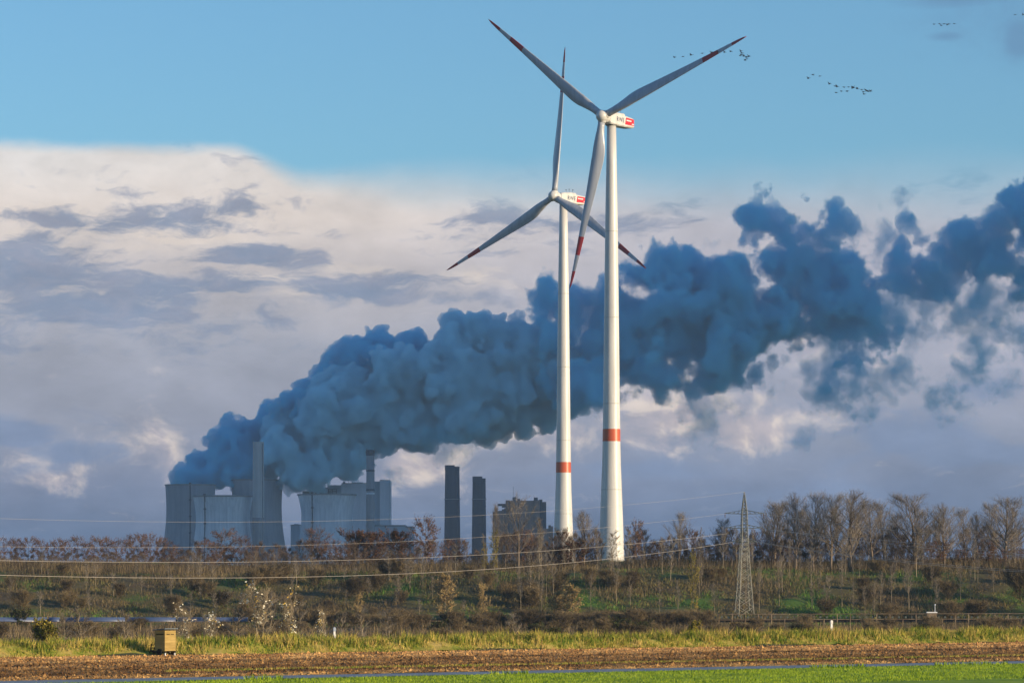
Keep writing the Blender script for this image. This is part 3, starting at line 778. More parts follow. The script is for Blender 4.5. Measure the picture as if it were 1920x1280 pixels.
for sx, sy in ((1, 1), (1, -1), (-1, -1), (-1, 1)):
    mb = MB(); zz = [a for a, _ in LV]
    mb.tube([(sx*hw(z), sy*hw(z), z) for z in zz], [.10, .10, .09, .085, .075, .05], 4)
    mb.build('leg', M['galv'], pyl)
zz = [0.0]
while zz[-1] < zt_top - 0.8: zz.append(zz[-1] + max(0.75, hw(zz[-1]) * 1.25))
mb, md = MB(), MB()
for i in range(len(zz)-1):
    a, b_ = hw(zz[i]), hw(zz[i+1]); k = mb if zz[i] < pzr(1012) else md
    for f in range(4):
        c0 = [(1, -1), (1, 1), (-1, 1), (-1, -1)][f]; c1 = [(1, 1), (-1, 1), (-1, -1), (1, -1)][f]
        k.tube([(c0[0]*a, c0[1]*a, zz[i]), (c1[0]*b_, c1[1]*b_, zz[i+1])], .05, 4, cap=False)
        k.tube([(c1[0]*a, c1[1]*a, zz[i]), (c0[0]*b_, c0[1]*b_, zz[i+1])], .05, 4, cap=False)
        if i % 3 == 2: k.tube([(c0[0]*a, c0[1]*a, zz[i]), (c1[0]*a, c1[1]*a, zz[i])], .05, 4, cap=False)
mb.build('bracing', M['galv'], pyl); md.build('upper_bracing', M['galv_dark'], pyl)
ARM = []
for row, half, slope in ((963, 5.0, .05), (990, 4.6, .02), (1016, 3.2, 0.0)):
    z = pzr(row); w = hw(z); mb = MB()
    for s in (-1, 1):
        tip = (s*half, 0, z + .15)
        for y in (-w, w):
            mb.tube([(s*w*.4, y, z), tip], .07, 4); mb.tube([(s*w*.4, y, z + .95), tip], .05, 4)
            for k in (.3, .55, .8):
                x = s*(w*.4 + (half - w*.4)*k); mb.tube([(x, y*(1-k), z), (x - s*.5, y*(1-k), z + .95*(1-k) + .15)], .035, 4)
    mb.tube([(-w, -w, z), (w, -w, z)], .07, 4); mb.tube([(-w, w, z), (w, w, z)], .07, 4)
    arm = mb.build('cross_arm', M['galv_dark'], pyl)
    for s in (-1, 1):
        mb = MB(); mb.lathe([(.03, z - 1.0), (.11, z - .9), (.05, z - .75), (.11, z - .6), (.05, z - .45), (.11, z - .3), (.03, z + .1)], 8, c=(s*half*.97, 0))
        mb.build('insulator', M['insul'], arm)
    ARM.append(z)
def attach(row, s, half):
    z = pzr(row); c, sn = math.cos(R(12)), math.sin(R(12))
    return np.array([pb[0] + s*half*c, PD + s*half*sn, pz + z])
def wire(att, xq, dq, marks, label, r=0.022):
    """hang a wire from att to a far point at distance dq in direction xq, with the sag that takes it through marks (x, row)"""
    qx = (xq - 960)/F*dq; A, B = [], []
    for (x, row) in marks:
        u = (x - 960)/F                      # solve X(t) = u * D(t)
        t = (u*att[1] - att[0]) / ((qx - att[0]) - u*(dq - att[1]))
        D = att[1] + t*(dq - att[1]); z = HC - (row - YH)*D/F
        A.append([t, -4*t*(1-t)]); B.append(z - (1-t)*att[2])
    qz, sag = np.linalg.solve(np.array(A), np.array(B))
    ts = np.linspace(0, 1, 60)
    pts = np.stack([att[0] + ts*(qx-att[0]), att[1] + ts*(dq-att[1]), att[2]*(1-ts) + qz*ts - 4*sag*ts*(1-ts)], -1)
    mb = MB(); mb.tube(pts, r, 5)
    return tag(mb.build('power_line', M['wire'], None, True), label, 'power line', 'wires of the lattice pylon')
wire(attach(922, 0, 0), -500, 560, [(320, 978), (1040, 957)], 'topmost thin wire left of the pylon, hung from its peak and crossing the cooling towers', .015)
wire(attach(963, -1, 4.8), -500, 520, [(400, 1025), (1036, 997)], 'second wire from the top left of the pylon, crossing the tower bases', .018)
wire(attach(1000, -1, 4.4), -500, 470, [(100, 1052), (760, 1046)], 'third wire from the top left of the pylon, along the crest trees', .028)
wire(attach(1016, -1, 3.0), -500, 440, [(100, 1080), (760, 1075)], 'lowest and thickest wire left of the pylon, crossing the bank', .033)
wire(attach(963, 1, 4.8), 2400, 720, [(1659, 992), (1920, 1014)], 'highest wire right of the pylon, among the tall bare crowns', .03)
wire(attach(990, 1, 4.5), 2400, 700, [(1565, 1008), (1910, 1042)], 'middle wire right of the pylon, nearer one of a close pair', .034)
wire(attach(992, 1, 3.6), 2400, 705, [(1565, 1004), (1910, 1038.5)], 'middle wire right of the pylon, farther and upper one of a close pair', .03)
wire(attach(1016, 1, 3.1), 2400, 690, [(1627, 1046), (1910, 1071)], 'lowest wire right of the pylon, lower one of its close pair', .038)
wire(attach(1014, 1, 2.5), 2400, 694, [(1627, 1043.5), (1910, 1068)], 'lowest wire right of the pylon, upper one of its close pair', .032)

# ---------------------------------------------------------------- belt conveyor
M['belt_roof'] = mat('glossy_blue_cover', (0.07, 0.10, 0.19), 0.32, 0.6)
M['rail'] = mat_noise('pale_rusty_rail', [(0.2, (0.13, 0.085, 0.055)), (0.8, (0.34, 0.26, 0.17))], (0.5, 0.5, 0.5), island=0.3)
M['black'] = mat('black_belt', (0.012, 0.012, 0.014), 0.7)
CD = 800.0; CS = CD / F
cz = lambda row: HC - (row - YH) * CS
conv = empty('belt_conveyor', (0, CD, cz(1176))); tag(conv, 'long low belt conveyor on posts running along the foot of the bank', 'conveyor')
z0 = cz(1176)
def crow(row): return cz(row) - z0
cx = lambda px: (px - 960) * CS
mb = MB()
n = 9
for (xa, xb) in ((-200, 88), (92, 112), (120, 235), (238, 330), (332, 465)):
    prof = [(0.95*math.cos(a), 1.0*math.sin(a)) for a in np.linspace(0.05, math.pi - .05, n)]
    v = [(cx(x), -y, crow(1164.5) + zz_) for x in (xa, xb) for y, zz_ in prof]
    mb.add(v, [(i, i+1, n+i+1, n+i) for i in range(n-1)] + [tuple(range(n))[::-1], tuple(range(n, 2*n))])
mb.build('belt_cover', M['belt_roof'], conv, True)
mb = MB(); mb.box((cx(-220), -.5, crow(1166)), (cx(2140), .5, crow(1160))); mb.build('belt', M['black'], conv)  # belt slab made thicker; its black doubles as the shadow beneath
mb = MB(); mb.tube([(cx(470), -.9, crow(1152.5)), (cx(2140), -.9, crow(1149))], .075, 5); mb.build('hand_rail', M['rail'], conv)
mb = MB(); mb.tube([(cx(-220), -1.05, crow(1167)), (cx(2140), -1.05, crow(1158.5))], .085, 5); mb.build('frame_beam', M['rail'], conv)
px = -20.0
while px < 1945:
    mb = MB(); tall = (int(px) // 25) % 3 != 1
    mb.box((cx(px)-.10, -1.2, -1.0), (cx(px)+.10, -1.0, crow(1166 if px < 470 else (1151 if tall else 1159))))
    mb.build('post', M['rail'], conv); px += 24.6 if px > 500 else 25.3
rl = MB()
for px in np.arange(480, 1950, 12.3):
    rl.box((cx(px)-.22, -.8, crow(1158)), (cx(px)+.22, -.55, crow(1154.5)))
kind(rl.build('roller_brackets', M['galv_dark'], conv), 'stuff')
# measuring mast with a white roofed box beyond the conveyor
mm = empty('signal_mast', (cx(1757), CD + 4, zs(cx(1757), CD + 4))); tag(mm, 'thin white mast beside a white flat roof behind the right part of the conveyor', 'mast')
zb_ = mm.location.z
mb = MB(); mb.tube([(0, 0, 0), (0, 0, cz(1134) - zb_)], .07, 6); mb.build('pole', M['signwhite'], mm)
mb = MB(); mb.lathe([(.05, cz(1134.5) - zb_), (.2, cz(1134) - zb_), (.2, cz(1132.6) - zb_), (.05, cz(1132) - zb_)], 10); mb.build('lamp', M['signwhite'], mm)
mb = MB(); mb.box((-2.0, -.7, cz(1148.6) - zb_), (.5, .7, cz(1146.6) - zb_)); mb.build('roof', M['signwhite'], mm)
mb = MB(); mb.box((-1.85, -.6, 0), (.35, .6, cz(1148.6) - zb_)); mb.build('cabinet', M['rail'], mm)

# ---------------------------------------------------------------- hunting hide on a trailer
M['wood'] = mat_noise('yellow_weathered_boards', [(0.2, (0.29, 0.20, 0.065)), (0.8, (0.46, 0.33, 0.12))], (0.6, 0.6, 6.0), local=True)
M['wood_dark'] = mat_noise('dark_timber', [(0.2, (0.05, 0.045, 0.03)), (0.8, (0.11, 0.09, 0.055))], (1, 1, 3), local=True)
M['felt'] = mat('bluish_roofing_felt', (0.13, 0.17, 0.21), 0.6, 0.3)
M['slot'] = mat('dark_opening', (0.006, 0.006, 0.006), 0.9)
hy = 384 / (1 + KQ * .1016); hx = (310 - 960) / F * hy
S = hy / F
hide = empty('hunting_hide', (hx, hy, zs(hx, hy) + .02), R(-38)); tag(hide, 'yellowish boarded hunting hide on a small trailer at the edge of the ploughed field', 'hunting hide')
# the corner between the shaded and the sunlit wall points at the camera
w1, w2, hh = 1.42, 1.62, 2.12; zf = 0.48
mb = MB()
for k in range(8):
    za, zc = zf + k*hh/8 + .006, zf + (k+1)*hh/8 - .006
    mb.box((-w1/2, -w2/2, za), (w1/2, w2/2, zc))
mb.box((-w1/2+.03, -w2/2+.03, zf), (w1/2-.03, w2/2-.03, zf+hh))
mb.build('cabin', M['wood'], hide)
mb = MB()
mb.add([(-w1/2-.2, -w2/2-.2, zf+hh+.02), (w1/2+.16, -w2/2-.2, zf+hh+.16), (w1/2+.16, w2/2+.2, zf+hh+.16), (-w1/2-.2, w2/2+.2, zf+hh+.02),
        (-w1/2-.2, -w2/2-.2, zf+hh+.1), (w1/2+.16, -w2/2-.2, zf+hh+.24), (w1/2+.16, w2/2+.2, zf+hh+.24), (-w1/2-.2, w2/2+.2, zf+hh+.1)],
       [(0,3,2,1),(4,5,6,7),(0,1,5,4),(1,2,6,5),(2,3,7,6),(3,0,4,7)])
mb.build('roof', M['felt'], hide)
mb = MB(); mb.box((-w1/2+.2, -w2/2-.012, zf+1.70), (w1/2-.2, -w2/2+.05, zf+1.79)); mb.build('viewing_slot', M['slot'], hide)
mb = MB(); mb.box((w1/2-.05, -w2/2+.25, zf+1.70), (w1/2+.012, -.06, zf+1.77)); mb.build('viewing_slot', M['slot'], hide)
mb = MB(); mb.box((w1/2-.05, .1, zf+1.70), (w1/2+.012, w2/2-.25, zf+1.77)); mb.build('viewing_slot', M['slot'], hide)
mb = MB()
for x in (-w1/2, w1/2-.07):
    for y in (-w2/2-.02, w2/2-.05): mb.box((x-.015, y, zf-.01), (x+.085, y+.075, zf+hh+.01))
mb.build('corner_post', M['wood'], hide)
mb = MB(); mb.box((-w1/2-.1, -w2/2, zf-.2), (w1/2+.1, -w2/2+.12, zf-.02)); mb.box((-w1/2-.1, w2/2-.12, zf-.2), (w1/2+.1, w2/2, zf-.02))
mb.box((-w1/2-1.5, -.08, zf-.22), (w1/2, .08, zf-.06)); mb.build('chassis', M['wood_dark'], hide)
for y in (-w2/2-.16, w2/2+.02):
    mb = MB(); v0 = MB(); v0.lathe([(.12, 0), (.34, 0), (.36, .03), (.36, .12), (.34, .15), (.12, .15)], 20)
    vv = v0.v[0]; mb.add(np.c_[vv[:, 0], vv[:, 2] + y, vv[:, 1] + .34], v0.f); mb.build('wheel', M['black'], hide)
for y in (-w2/2+.05, w2/2-.15):
    mb = MB(); mb.box((w1/2-.12, y, -.1), (w1/2+.0, y+.1, zf-.2)); mb.build('support_leg', M['signwhite'], hide)
mb = MB()
for y in (-.75, -.15): mb.tube([(-w1/2-.95, y, -.05), (-w1/2-.55, y, zf+.75)], .06, 4)
mb.box((-w1/2-.75, -.8, zf-.02), (-w1/2+.02, -.1, zf+.06))
for k in range(4): mb.tube([(-w1/2-.9+.1*k, -.78, .1+k*.33), (-w1/2-.9+.1*k, -.12, .1+k*.33)], .05, 4)
mb.build('ladder', M['wood_dark'], hide)

# ---------------------------------------------------------------- white marker posts
M['markerwhite'] = mat_noise('white_marker_paint', [(0.3, (0.62, 0.60, 0.57)), (0.7, (0.80, 0.79, 0.77))], (3, 3, 3))
M['markergrey'] = mat('blue_grey_cap', (0.28, 0.33, 0.42), 0.5)
def marker(px, d, top, bot, label):
    x = (px-960)/F*d; z = zs(x, d); e = empty('marker_post', (x, d, z), R(25)); tag(e, label, 'marker post', 'white marker posts in the verge')
    t = HC - (top-YH)/F*d - z; w = 5.0*d/F/2
    mb = MB(); mb.box((-w*.75, -.06, -.3), (w*.75, .06, t*.78)); mb.box((-w, -.075, t*.42), (w, .075, t*.62)); mb.build('post', M['markerwhite'], e)
    mb = MB(); mb.box((-w, -.09, t*.80), (w, .09, t*.97)); mb.box((-w*.7, -.07, t*.78), (w*.7, .07, t*.80)); mb.box((-w*.6, -.07, t*.97), (w*.6, .07, t)); mb.build('cap', M['markerwhite'] if px > 1000 else M['markergrey'], e)
marker(627, 384, 1175, 1198, 'white marker post with a blue-grey cap in the verge, left half of the picture')
marker(1559, 424, 1162, 1184, 'white marker post with a white cap in the verge, right half of the picture')

# ---------------------------------------------------------------- geese
M['goose'] = mat('dark_plumage', (0.035, 0.035, 0.04), 0.8)
def goose(dih, sweep):
    mb = MB()
    prof = [(-.50, .02), (-.42, .09), (-.25, .14), (-.02, .17), (.2, .14), (.34, .07), (.5, .05), (.66, .045), (.72, .06), (.79, .055), (.84, .02), (.9, .008)]
    k = 10; ang = np.arange(k)*2*math.pi/k
    mb.add(np.vstack([np.c_[np.full(k, x), r*np.cos(ang), r*np.sin(ang)] for x, r in prof]),
           [(i*k+j, i*k+(j+1) % k, (i+1)*k+(j+1) % k, (i+1)*k+j) for i in range(len(prof)-1) for j in range(k)])
    for s in (-1, 1):
        vs = []
        for t, c in ((0, .36), (.35, .34), (.7, .24), (1, .04)):
            y = s*(.08 + .82*t); z = .06 + dih*t*(1.2 - .5*t); x = .14 - sweep*t*t
            vs += [(x, y, z+.02), (x - c*.5, y, z+.035), (x - c, y, z+.005), (x - c*.5, y, z-.01)]
        f = [(i*4+j, i*4+(j+1) % 4, (i+1)*4+(j+1) % 4, (i+1)*4+j) for i in range(3) for j in range(4)] + [(3,2,1,0), (12,13,14,15)]
        mb.add(vs, f)
    o = mb.build('goose', M['goose'], None, True); d = o.data; bpy.data.objects.remove(o); return d
GEESE = [goose(.45, .25), goose(-.3, .3), goose(.12, .35), goose(.7, .2)]
def zpx(X, Y): return 1230 + X/2.783, 10 + Y/2.783
FLOCKS = [
    ('goose in the flock beside the tip of the near turbine blade', 'geese by the blade tip', 930, [(96,272),(140,268),(183,260),(241,251),(289,246),(323,244),(357,246),(390,242),(443,240),(445,258),(440,264),(458,266),(472,270),(484,268),(474,277),(466,287),(448,250)]),
    ('goose in the long straggling flock in the blue sky right of the turbines', 'geese right of the turbines', 930, [(795,382),(818,362),(855,370),(905,411),(935,422),(944,425),(980,427),(1004,427),(1024,433),(1050,436),(1073,440),(1093,442),(1108,450),(1120,449),(1083,452),(1086,464),(996,448),(966,448),(940,456),(1030,430),(1100,446)]),
    ('goose in the small tight flock high up in the right of the sky', 'geese high on the right', 1150, [(1450,99),(1479,97),(1489,106),(1503,98),(1520,103),(1527,98),(1556,97)]),
    ('goose of the pair in the top right corner of the sky', 'pair of geese in the corner', 1150, [(1873,50),(1915,51)])]
for lb, gr, d, pts in FLOCKS:
    for X, Y in pts:
        x, y = zpx(X, Y); o = link('goose', GEESE[int(rng.integers(4))], None, tuple(P(x, y, d + U(-12, 12))))
        o.rotation_euler = (U(-.15, .15), U(-.1, .1), R(-32) + U(-.2, .2)); k = U(.7, .9); o.scale = (k, k, k); tag(o, lb, 'bird', gr)

# ---------------------------------------------------------------- power plant
def mat_concrete(name, lo, hi, streak=8.0):
    m = mat(name, hi, 0.9, 0.15); t = NT(m.node_tree); b = m.node_tree.nodes['Principled BSDF']
    src = t.node('ShaderNodeTexCoord').outputs['Object']
    mp = t.node('ShaderNodeMapping'); t.put(mp.inputs['Vector'], src); mp.inputs['Scale'].default_value = (1/streak*2, 1/streak*2, 0.012)
    f = t.noise(mp.outputs[0], 1.0, 6, 0.7)
    g = t.noise(src, 0.03, 5, 0.6)
    f = t.add(t.mul(f, 0.65), t.mul(g, 0.35))
    t.put(b.inputs['Base Color'], t.ramp(f, [(0.36, lo), (0.62, hi)]))
    return m
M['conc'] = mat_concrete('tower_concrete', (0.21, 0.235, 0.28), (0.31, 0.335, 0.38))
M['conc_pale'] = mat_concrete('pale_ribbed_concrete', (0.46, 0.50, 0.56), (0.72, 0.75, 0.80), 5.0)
M['conc_mid'] = mat_concrete('weathered_pale_concrete', (0.33, 0.34, 0.36), (0.48, 0.49, 0.50), 4.0)
M['conc_dark'] = mat_concrete('stained_concrete', (0.17, 0.18, 0.20), (0.25, 0.26, 0.28))
M['clad'] = mat_concrete('grey_cladding', (0.60, 0.61, 0.69), (0.74, 0.75, 0.82), 14.0)
M['clad_blue'] = mat_concrete('blue_grey_cladding', (0.30, 0.38, 0.46), (0.40, 0.48, 0.56), 14.0)
M['dark'] = mat_concrete('dark_blue_brick', (0.020, 0.034, 0.062), (0.042, 0.058, 0.092), 10.0)
M['brick'] = mat_concrete('brown_brick', (0.15, 0.105, 0.095), (0.25, 0.175, 0.155), 12.0)
PDI = 4200.0
PS = PDI / F
def pw(px, row, d=PDI): return P(px, row, d)
GZ = 14.0
def rel(row, d=PDI): return HC - (row - YH)/F*d - GZ
def cooling_tower(xa, xb, row, xw0, xw1, d, m, label, ladder=None, ribs=0, rim_dark=True):
    """xa, xb: rim left and right; xw: waist"""
    s = d/F; cxp = (xa+xb)/2; top = rel(row, d); e = empty('cooling_tower', (float((cxp-960)*s), d, GZ)); tag(e, label, 'cooling tower', 'cooling towers of the power plant')
    rt = (xb-xa)/2*s; rw = (xw1-xw0)/2*s; zw = top*.72
    bb = 0.62*top / math.sqrt((1.32)**2 - 1)
    prof = []
    for z in np.linspace(-2, top, 40):
        if z > zw: r = rw + (rt-rw)*((z-zw)/(top-zw))**1.7
        else: r = rw*math.sqrt(1 + ((zw-z)/bb)**2)
        prof.append((r, z))
    n = 128 if ribs else 96
    mb = MB(); full = prof + [(prof[-1][0]-1.0, top), (prof[-1][0]-1.2, top-.1)] + [(r-1.1, z) for r, z in prof[::-1][1:]]
    mb.lathe(full, n, cap=False)
    if ribs:
        v = mb.v[0]; a = np.arctan2(v[:, 1], v[:, 0]); k = 1 + 0.007*np.cos(np.round(a/(2*math.pi/n))*math.pi); v[:, 0] *= k; v[:, 1] *= k
    mb.build('shell', m, e, True)
    mb = MB(); rr = prof[-1][0]; mb.lathe([(rr-.2, top-1.6), (rr+.7, top-1.5), (rr+.7, top+.1), (rr-1.3, top+.1), (rr-1.3, top-1.6)], 96, cap=False)
    mb.build('rim', M['conc_dark'], e, False)
    if ladder is not None:
        mb = MB(); off = ((ladder-960)*s) - float((cxp-960)*s)
        for (r, z), (r2, z2) in zip(prof[:-1], prof[1:]):
            y = -math.sqrt(max(1, r*r-off*off)); y2 = -math.sqrt(max(1, r2*r2-off*off))
            mb.add([(off-.7, y-.5, z), (off+.7, y-.5, z), (off+.7, y2-.5, z2), (off-.7, y2-.5, z2), (off-.7, y+.6, z), (off+.7, y+.6, z), (off+.7, y2+.6, z2), (off-.7, y2+.6, z2)],
                   [(0,1,2,3),(0,3,7,4),(1,5,6,2),(4,5,1,0),(3,2,6,7)])
        for k, (r, z) in enumerate(prof[4::7]):
            y = -math.sqrt(max(1, r*r-off*off)); mb.box((off-1.5, y-1.6, z), (off+1.5, y+.5, z+1.6))
        mb.build('ladder', M['dark'], e)
    return e
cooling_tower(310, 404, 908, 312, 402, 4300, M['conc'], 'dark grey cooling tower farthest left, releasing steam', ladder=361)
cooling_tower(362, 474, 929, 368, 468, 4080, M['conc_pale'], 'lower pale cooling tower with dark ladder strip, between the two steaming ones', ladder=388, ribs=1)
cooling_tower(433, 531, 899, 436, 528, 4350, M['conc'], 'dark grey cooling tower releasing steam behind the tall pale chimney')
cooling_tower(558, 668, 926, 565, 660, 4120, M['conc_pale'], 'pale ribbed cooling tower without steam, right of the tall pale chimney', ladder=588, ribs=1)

def block(mb, xa, xb, row, d, depth, mi=0, row_b=None):
    s = d/F; mb.box(((xa-960)*s, d, GZ - 2 if row_b is None else GZ + rel(row_b, d)), ((xb-960)*s, d+depth, GZ + rel(row, d)), mi)
# tall pale chimney
d = 4060; s = d/F; e = empty('chimney', ((484.5-960)*s, d, GZ)); tag(e, 'tall pale concrete chimney with darker lower third between the cooling towers', 'chimney')
t = rel(828, d); zb_ = rel(970, d)
mb = MB(); mb.lathe([(7.0, zb_), (6.6, t-1), (6.6, t), (5.6, t), (5.6, t-8)], 40, cap=False); mb.build('upper_shaft', M['conc_mid'], e, False)
mb = MB(); mb.lathe([(7.5, -2), (7.05, zb_)], 40); mb.build('lower_shaft', M['conc_dark'], e, True)
mb = MB(); mb.box((4.6, -5.2, 4), (5.9, -3.6, t-2)); mb.build('ladder', M['conc_dark'], e)
# boiler house and slim banded chimney
e = empty('boiler_house', tuple(pw(650, 1085, 4380)[:2]) + (GZ,)); tag(e, 'large pale grey boiler house with stepped roof behind the right-hand cooling tower', 'power station building')
def part(name, m, parent, blocks, depth=60):
    mb = MB()
    for b_ in blocks: block(mb, *b_[:4], b_[5] if len(b_) > 5 else depth, 0, b_[4] if len(b_) > 4 else None)
    o = mb.build(name, m, parent); o.location = (-parent.location[0], -parent.location[1], -parent.location[2]); return o
part('main_hall', M['clad'], e, [(640, 688, 906, 4380), (688.2, 702, 905, 4381), (660, 681, 903.5, 4384)])
part('stair_tower', M['clad'], e, [(712, 731, 900, 4375)])
part('link_wing', M['clad_blue'], e, [(700, 712, 902, 4379)])
part('low_wing', M['clad_blue'], e, [(614, 640, 909, 4379), (604, 614, 913, 4379.5), (592, 604, 917, 4380)])
part('front_annex', M['conc_dark'], e, [(588, 592, 921, 4378), (567, 584, 920, 4360, 926, 10)])
part('parapet', M['conc_dark'], e, [(640.5, 688, 905, 4379.6, 906, 2), (711.6, 731.5, 899.2, 4374.6, 900.2, 2), (731.0, 731.6, 900, 4374.5, 1000, 1)])
fr = []
for a in (615, 622, 630): fr.append((a, a+1.4, 917, 4374, 926, 2))
fr += [(615, 631, 916.4, 4374, 917.4, 2), (624, 631, 920, 4374.2, 921, 2), (618, 619.5, 919, 4374.3, 925, 2)]
part('pipe_rack', M['dark'], e, fr)
part('roof_vent', M['conc_dark'], e, [(643, 647, 902, 4400, 907, 6), (653, 653.5, 896, 4400, 906, 1), (660, 662, 902, 4401, 906, 6)])
e = empty('annex_hall', tuple(pw(730, 1085, 4150)[:2]) + (GZ,)); tag(e, 'low flat-roofed hall at the right foot of the boiler house', 'power station building')
part('hall', M['clad_blue'], e, [(687, 760, 986, 4150), (760.2, 774, 988, 4151)])
part('roof', M['conc_dark'], e, [(686, 760, 983.6, 4148.8, 985.9, 63), (760.2, 775, 986, 4149, 987.9, 63)])
e = empty('annex_hall', tuple(pw(552, 1085, 4180)[:2]) + (GZ,)); tag(e, 'small low building touching the left side of the right-hand pale cooling tower', 'power station building')
part('hall', M['clad_blue'], e, [(545, 562, 984, 4180), (551, 559, 981.5, 4190)])
part('roof', M['conc_dark'], e, [(544.4, 562.4, 983, 4178.8, 983.9, 62)])
d = 4105; s = d/F; e = empty('chimney', ((694.5-960)*s, d, GZ)); tag(e, 'slim dark banded chimney in front of the pale boiler house', 'chimney')
t = rel(843, d)
mb = MB(); mb.lathe([(5.2, -2), (4.9, t-2), (4.2, t-2), (4.2, t-8)], 32, cap=False); mb.build('shaft', M['conc_dark'], e, True)
for row, m in ((852, 'dark'), (882, 'dark'), (918, 'dark'), (925, 'conc_pale')):
    z = rel(row, d); mb = MB(); mb.lathe([(5.0, z-1), (5.25, z-.8), (5.25, z+.8), (5.0, z+1)], 32, cap=False); mb.build('band', M[m], e)
mb = MB(); mb.lathe([(5.0, t-5), (5.7, t-4), (5.7, t-1.5), (5.1, t-1), (5.1, t)], 32, cap=False); mb.build('cap', M['dark'], e)
# dark twin chimneys
for xa, xb, xs_, row, row2, d, lb in ((834.5, 861.5, 852.5, 872, 874.5, 4200, 'broad dark chimney with stepped top, left and taller one of the dark pair'),
                                      (886, 910.5, 904.5, 893, 896.5, 4260, 'broad dark chimney with stepped top, right and shorter one of the dark pair')):
    s = d/F; c = (xa+xb)/2; e = empty('chimney', ((c-960)*s, d, GZ)); tag(e, lb, 'chimney'); w = (xb-xa)/2*s; zc = rel(row+ 10, d)
    mb = MB(); prof = [(-2, 1.17), (zc*.5, 1.08), (zc, 1.0)]
    k = 28; ang = np.arange(k)*2*math.pi/k
    sq = lambda a: np.sign(np.cos(a))*np.abs(np.cos(a))**.45
    sn_ = lambda a: np.sign(np.sin(a))*np.abs(np.sin(a))**.45
    mb.add(np.vstack([np.c_[w*f*sq(ang), w*f*.9*sn_(ang), np.full(k, z)] for z, f in prof]), [(i*k+j, i*k+(j+1) % k, (i+1)*k+(j+1) % k, (i+1)*k+j) for i in range(2) for j in range(k)] + [tuple(2*k+j for j in range(k))])
    mb.build('shaft', M['dark'], e)
    m_ = (xs_-c)*s
    mb = MB(); mb.box((-w, -w*.85, zc-.05), (m_-.1, w*.85, rel(row, d))); mb.build('flue_top', M['dark'], e)
    mb = MB(); mb.box((m_, -w*.85, zc-.05), (w, w*.85, rel(row2, d))); mb.build('flue_top', M['dark'], e)
    z = rel(936, d); mb = MB(); f = 1.06; mb.box((-w*1.13, -w, z), (w*1.13, w, z+.8)); mb.build('gallery', M['conc_dark'], e)
# dark boiler house
e = empty('boiler_house', tuple(pw(985, 1085, 4150)[:2]) + (GZ,)); tag(e, 'dark brown brick boiler house with roof equipment left of the turbines', 'power station building')
part('main_block', M['brick'], e, [(956, 1000, 938, 4150), (948, 956, 937.5, 4152), (1000, 1012, 937.6, 4148)])
part('side_block', M['dark'], e, [(1012.1, 1024.2, 940.5, 4151), (1000, 1017, 937, 4153)])
part('left_wing', M['brick'], e, [(924, 941, 960, 4149), (941, 948, 954, 4150), (930, 944, 957, 4155)])
part('pilaster', M['dark'], e, [(953, 955.2, 938, 4147, 1060, 3), (945.5, 947.8, 952, 4146.5, 1060, 3)])
part('conveyor_bridge', M['dark'], e, [(933, 948, 944, 4160, 948, 8), (941, 948, 948, 4160.2, 951, 8)])
part('roof_house', M['dark'], e, [(961, 967.5, 931.5, 4170, 940, 12), (969.5, 975.5, 934.5, 4170, 940, 12), (1001, 1008.5, 932, 4170, 940, 12), (1011, 1017, 936, 4171, 940, 12)])
part('antenna', M['dark'], e, [(962.2, 962.7, 912, 4172, 933, .4), (1001, 1001.4, 928, 4172, 933, .4)])
part('right_wing', M['brick'], e, [(1017, 1029, 990, 4140), (1029.1, 1037, 986, 4141), (1029.1, 1033, 984, 4142)])

# ---------------------------------------------------------------- steam plumes
def balls_field(balls, h, pad, amp, scale, octs, seed, erode=0.0, holes=()):
    b = np.array(balls); lo = (b[:, :3] - b[:, 3:]).min(0) - pad; hi = (b[:, :3] + b[:, 3:]).max(0) + pad
    n = np.ceil((hi - lo) / h).astype(int) + 1
    f = np.full(n, -40.0, np.float32)
    ax = [lo[k] + np.arange(n[k])*h for k in range(3)]
    for x, y, z, r in balls:
        sl = []; 
        for k, c in enumerate((x, y, z)):
            a = max(0, int((c - r - 16 - lo[k])/h)); e_ = min(n[k], int((c + r + 16 - lo[k])/h) + 2); sl.append(slice(a, e_))
        X = ax[0][sl[0]][:, None, None] - x; Y = ax[1][sl[1]][None, :, None] - y; Z = ax[2][sl[2]][None, None, :] - z
        f[tuple(sl)] = np.maximum(f[tuple(sl)], (r - np.sqrt(X*X + Y*Y + Z*Z)).astype(np.float32))
    near = f > -30
    idx = np.argwhere(near); p = (idx*h + lo).astype(np.float32)
    nz = fbm(p, scale, octs, seed, 0.55)
    f[near] += amp * nz - erode
    for hx_, hz_, r, k in holes:                       # gaps blown right through
        d = np.hypot((p[:, 0]-hx_)*1.0, (p[:, 2]-hz_)*k) - r + 10*nz
        f[near] = np.minimum(f[near], d)
    f[0] = f[-1] = -9; f[:, 0] = f[:, -1] = -9; f[:, :, 0] = f[:, :, -1] = -9
    return surface_nets(f, lo, h)

def cauliflower(circles, d0, djit, seed, kids=14, k2=7, flat=1.0, s1=(.28, .48)):
    """spheres from the outline (x, row, radius in rows), each with smaller ones budding from it"""
    g = np.random.default_rng(seed); out = []
    for c in circles:
        x, row, r = c[:3]; d = d0 + g.uniform(-djit, djit) + (c[3] if len(c) > 3 else 0)
        p = P(x, row, d); rr = r*d/F; out.append((*p, rr*.86))
        for _ in range(kids):
            v = g.normal(0, 1, 3); v /= np.linalg.norm(v); r1 = rr*g.uniform(*s1); q = p + v*(rr*.86 - r1*.25); out.append((*q, r1))
            for _ in range(k2):
                w = g.normal(0, 1, 3) + v*1.2; w /= np.linalg.norm(w); r2 = r1*g.uniform(.25, .5); q2 = q + w*(r1 - r2*.2); out.append((*q2, r2))
    return out

